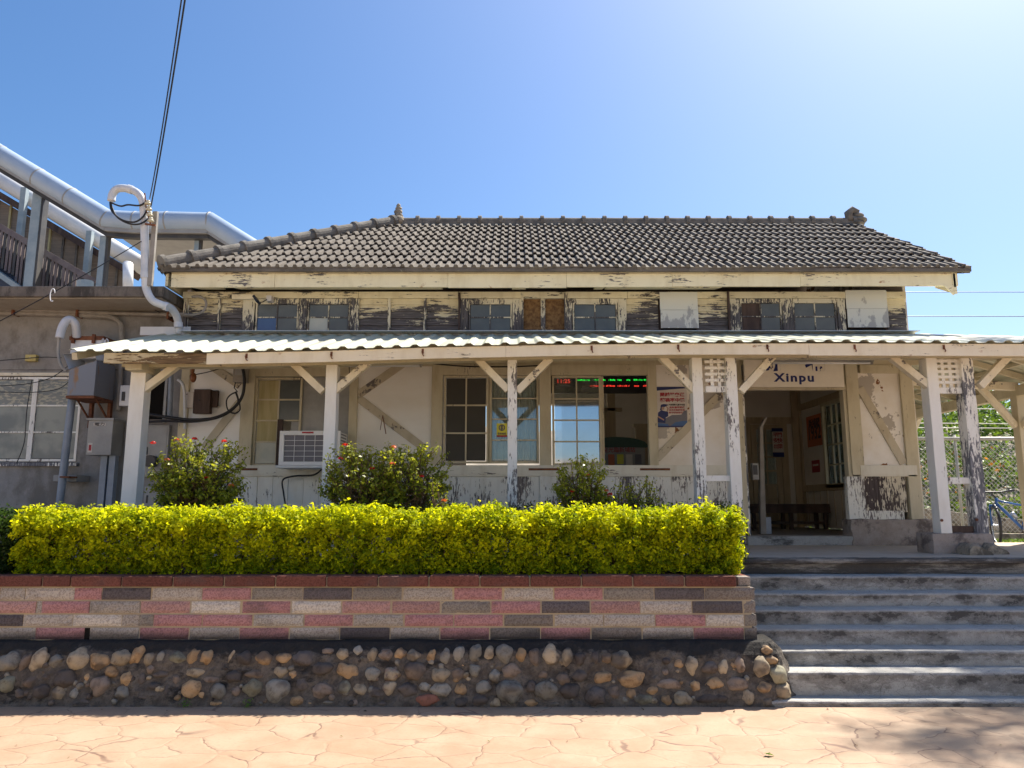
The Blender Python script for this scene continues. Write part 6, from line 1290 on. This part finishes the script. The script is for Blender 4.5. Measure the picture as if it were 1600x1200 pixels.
# ---- bicycle
def bicycle(loc, rz):
    b = thing('bicycle', 'blue mountain bicycle with black tyres parked by the chain link fence', 'bicycle', loc)
    cr, sr = math.cos(rz), math.sin(rz)
    def L(x, y, z): return (loc[0]+x*cr-y*sr, loc[1]+x*sr+y*cr, loc[2]+z)
    def tb(name, pts, r, m, parent=b, seg=10): q = MB(); q.tube([L(*p) for p in pts], r, seg); return build(q, name, M[m], parent, smooth=True)
    R_ = .335; ST = R(62)
    def S(x, y, z): dx = x-0.0; return (dx*math.cos(ST)-y*math.sin(ST), dx*math.sin(ST)+y*math.cos(ST), z)
    def wheel(cx, st):
        def W(t, rr, w_=0): 
            x, z = rr*math.cos(t), rr*math.sin(t); return L(cx+x*math.cos(st)-w_*math.sin(st), x*math.sin(st)+w_*math.cos(st), R_+z)
        q = MB(); n = 40; ring = [W(2*math.pi*i/n, R_-.022) for i in range(n+1)]; q.tube(ring, .024, 8, cap=False); w0 = build(q, 'wheel', M['blackplastic'], b, smooth=True)
        q = MB(); q.tube([W(2*math.pi*i/n, R_-.052) for i in range(n+1)], .010, 6, cap=False); build(q, 'rim', M['steel'], w0, smooth=True)
        q = MB(); q.tube([W(0, 0, -.04), W(0, 0, .04)], .022, 10); build(q, 'hub', M['steel'], w0)
        q = MB()
        for i in range(28): q.tube([W(2*math.pi*i/28, .02, .02*(-1)**i), W(2*math.pi*i/28+.15, R_-.05)], .0015, 3, cap=False)
        build(q, 'spokes', M['steel'], w0)
    wheel(0, ST); wheel(1.06, 0)
    f = tb('frame', [(.06,0,.80), (.05,0,.68)], .022, 'bikeblue')
    q = MB()
    for pts, r in (([(.06,0,.76),(.60,0,.66)], .016), ([(.06,0,.70),(.50,0,.28)], .024), ([(.62,0,.74),(.50,0,.28)], .016), ([(.62,.02,.66),(1.06,.05,.335)], .009), ([(.62,-.02,.66),(1.06,-.05,.335)], .009), ([(.53,.02,.28),(1.06,.05,.335)], .010), ([(.53,-.02,.28),(1.06,-.05,.335)], .010)): q.tube([L(*p) for p in pts], r, 10)
    build(q, 'main_tubes', M['bikeblue'], f, smooth=True)
    q = MB()
    for s1 in (-.055, .055): q.tube([L(*S(.055,s1*.9,.67)), L(*S(.03,s1,.55)), L(*S(0,s1,.335))], .014, 8)
    q.tube([L(*S(.055,-.055,.67)), L(*S(.055,.055,.67))], .018, 8); build(q, 'fork', M['bikeblue'], b, smooth=True)
    tb('handlebar', [S(.03,-.31,.93),S(.01,-.12,.90),S(.01,.12,.90),S(.03,.31,.93)], .013, 'blackplastic'); tb('stem', [(.06,0,.80),S(.05,0,.86),S(.01,0,.90)], .014, 'blackplastic')
    for s1 in (-1, 1): tb('grip', [S(.03,s1*.21,.915),S(.035,s1*.33,.933)], .018, 'blackplastic')
    tb('bell_light', [S(.0,.25,.955),S(-.03,.25,.955)], .022, 'red')
    q = MB(); q.ell(L(.67,0,.86), (.07,.11,.03), 12, 8); q.ell(L(.58,0,.865), (.035,.05,.02), 10, 6); s_ = build(q, 'saddle', M['blackplastic'], b, smooth=True); tb('seat_post', [(.635,0,.72),(.66,0,.85)], .013, 'steel')
    q = MB(); n = 20; q.tube([L(.53+.09*math.cos(2*math.pi*i/n), -.05, .28+.09*math.sin(2*math.pi*i/n)) for i in range(n+1)], .006, 6, cap=False); q.tube([L(.53,-.07,.28), L(.60,-.08,.13)], .009, 6); q.tube([L(.53,.07,.28), L(.46,.08,.43)], .009, 6); build(q, 'crankset', M['blackplastic'], b)
    q = MB(); q.tube([L(.53,-.05,.37), L(1.06,-.05,.37)], .004, 4); q.tube([L(.53,-.05,.19), L(1.06,-.05,.28)], .004, 4); build(q, 'chain', M['blackplastic'], b)
    for x, z, y in ((.60,.12,-.08), (.46,.44,.08)): q = MB(); c = L(x, y*1.5, z); q.ell(c, (.05,.045,.012), 8, 5); build(q, 'pedal', M['blackplastic'], b)
    tb('bottle', [(.33,0,.55),(.41,0,.46)], .034, 'steel')
    q = MB(); q.tube([L(*S(-R_*.95*math.cos(t), 0, R_+(R_+.02)*math.sin(t))) for t in np.linspace(1.0, 2.3, 9)], .012, 6); build(q, 'mudguard', M['blackplastic'], b)
bicycle((XX(1556, 822, 13.0), 13.0, .93), R(8))
# tree whose shade dapples the right of the paving
tr = thing('shade_tree', 'broad leafy tree beyond the right end of the verandah, shading the paving', 'tree', (12.6, 13.4, .93))
q = MB(); q.tube([(12.6,13.4,.9),(12.5,13.3,5),(12.0,13,9.5),(11.3,12.6,13)], [.22,.18,.13,.07], 10)
for i in range(14): a = i*2.4; z = 9+i*.33; q.tube([(11.8,12.9,z+1), (11.0+1.5*math.cos(a), 12.5+1.5*math.sin(a), z+2.9)], [.06,.015], 6)
build(q, 'trunk', M['bark'], tr, smooth=True)
n = 140; v = rng.normal(size=(n,3)); v /= np.linalg.norm(v, axis=1)[:, None]; v *= rng.random(n)[:, None]**.4; Cc = v*np.array([2.0,2.0,2.0])+np.array([11.0,12.5,14.5]); k = 45
C = np.repeat(Cc, k, 0)+rng.normal(size=(n*k,3))*.16; t = rng.random((n*k,1)); leafmesh('crown', C, rng.normal(size=(n*k,3))+np.array([0,0,.5]), .10, np.array((.04,.08,.015))*(1-t)+np.array((.10,.17,.03))*t, M['leaf_g'], tr, .6)
# fallen leaves and tufts at the wall foot
for i, (px, py, lb) in enumerate(((651,1103,None),(1197,1156,None),(1202,1181,None),(710,1107,None))):
    pass
for px, py, lb in ((290,1098,'small green weed at the wall foot under an orange cobble'), (386,1100,'pale green weed at the wall foot near the middle left')):
    D = 6.40; c = PX(px, py, D); n = 40; C = np.array([c[0], D, .0])+rng.normal(size=(n,3))*np.array([.02,.01,.02])+np.array([0,0,.03]); o = leafmesh('weed', C, rng.normal(size=(n,3)), .022, np.tile([(.12,.25,.04)], (n,1)), M['leaf_g'], None, .4); tag(o, lb, 'weed')
for px, py, lb, cc in ((247,1103,'curled dark dead leaf lying at the wall foot',(.05,.035,.02)), (1200,1181,'single green leaf lying on the paving right of centre',(.12,.20,.03)), (703,1102,'tiny green leaf lying at the foot of the cobble wall',(.10,.22,.03))):
    a = math.atan(-(600-py)/F)-PIT; D = EYE/math.tan(a); c = PX(px, py, D); n = 3; C = np.array([c[0], D, .012])+rng.normal(size=(n,3))*np.array([.012,.008,.004]); o = leafmesh('fallen_leaf', C, rng.normal(size=(n,3))*.3+np.array([0,0,1]), .055, np.tile([cc], (n,1)), M['leaf_g'], None, .5); tag(o, lb, 'leaf')

# ================================================================== ACROSS THE PLAZA (behind the camera: low house seen in panes, tall blocks added for bounce light)
def house(lb, x0, x1, y0, y1, h, wcol, nfl, seed):
    rg = random.Random(seed); hs = thing('town_house', lb, 'building', ((x0+x1)/2, (y0+y1)/2, 0))
    q = MB(); q.box(x0, x1, y0, y1, 0, h); build(q, 'wall', wcol, hs)
    q = MB(); q.box(x0-.3, x1+.3, y0-.3, y1+.5, h+.002, h+.28); build(q, 'roof', M['slabunder'], hs, bev=.02)
    fh = h/nfl; n = int((x1-x0)/2.6)
    for f in range(nfl):
        for i in range(n):
            cx = x0+(x1-x0)*(i+.5)/n; q = MB(); q.box(cx-.62, cx+.62, y1, y1+.05, f*fh+1.0, f*fh+2.3); o = build(q, 'window', M['whitemetal'], hs)
            q = MB(); q.box(cx-.56, cx+.56, y1+.051, y1+.056, f*fh+1.06, f*fh+2.24); build(q, 'pane', M['frost'], o)
M['townwall'] = rough_col('town_wall', (.74,.71,.64), (.82,.79,.72), 1.2, .85, .1)
house('low white house across the plaza reflected in the ticket window', -1.0, 7.5, -22, -13.5, 3.4, M['townwall'], 1, 1)
house('tall white block added across the plaza on the left to bounce sunlight', -26, -3.5, -24, -13, 9.6, M['townwall'], 3, 2)
house('tall white block added across the plaza on the right to bounce sunlight', 9.5, 30, -24, -13, 9.6, M['townwall'], 3, 3)
for i, (tx, ty, th) in enumerate(((.4,-11.5,3.0), (3.2,-12,3.4), (8.2,-12,5.0), (-2.6,-12,5.0))):
    tr = thing('plaza_tree', 'small round tree across the plaza, '+('in front of the low house','by the low house wall','between low house and right block','between left block and low house')[i], 'tree', (tx, ty, 0), 'trees across the plaza')
    q = MB(); q.tube([(tx,ty,0),(tx+.05,ty,th*.5),(tx,ty,th*.8)], [.10,.08,.03], 8); build(q, 'trunk', M['bark'], tr)
    n = 90; v = rng.normal(size=(n,3)); v /= np.linalg.norm(v, axis=1)[:, None]; v *= rng.random(n)[:, None]**.4; Cc = v*np.array([1.0,1.0,th*.25])+np.array([tx,ty,th*.75]); k = 22
    C = np.repeat(Cc, k, 0)+rng.normal(size=(n*k,3))*.13; t = rng.random((n*k,1)); leafmesh('crown', C, rng.normal(size=(n*k,3))+np.array([0,0,.5]), .12, np.array((.04,.08,.015))*(1-t)+np.array((.16,.26,.04))*t, M['leaf_g'], tr, .6)

# bolts on the post feet and couplings on the service conduit
for px, py in ((1472, 813), (1527, 812), (1090, 795)):
    q = MB(); c = PX(px, py, PB-.012); q.tube([c, (c[0], c[1]+.02, c[2])], .016, 8); build(q, 'bolt', M['rust'], SB)
sc_ob = bpy.data.objects['service_conduit']
for a, b, D in (((200,295),(207,297),9.9), ((226.9,425),(227.1,435),9.98), ((256,477.5),(263,480),10.1), ((278.6,504),(279,512),10.43)):
    q = MB(); q.tube([PX(a[0],a[1],D), PX(b[0],b[1],D)], .060, 16); build(q, 'coupling', M['pvc'], sc_ob, smooth=False)
for px, py, D in ((20,486,10.76),(120,489,10.76),(262,493,10.7)):
    q = MB(); x, y, z = PX(px, py, D); q.box(x-.015, x+.015, D-.01, AD, z-.05, z+.05); o = build(q, 'pipe_clip', M['rust'], bpy.data.objects['wall_conduit'])
# litter at the wall foot and on the paving
rg = random.Random(5)
for i in range(26):
    x = rg.uniform(-4.2, 4.2); y = rg.uniform(5.1, 6.38) if i % 2 else rg.uniform(6.25, 6.39); c = rg.choice([(.10,.06,.03),(.16,.10,.04),(.07,.05,.03),(.14,.16,.04)]); C = np.array([[x, y, .006]])
    o = leafmesh('fallen_leaf', C, rng.normal(size=(1,3))*.25+np.array([0,0,1]), rg.uniform(.018,.035), np.array([c]), M['leaf_g'], None, .5); tag(o, 'tiny dry leaf lying on the paving before the cobble wall', 'leaf', 'dry leaves on the paving')
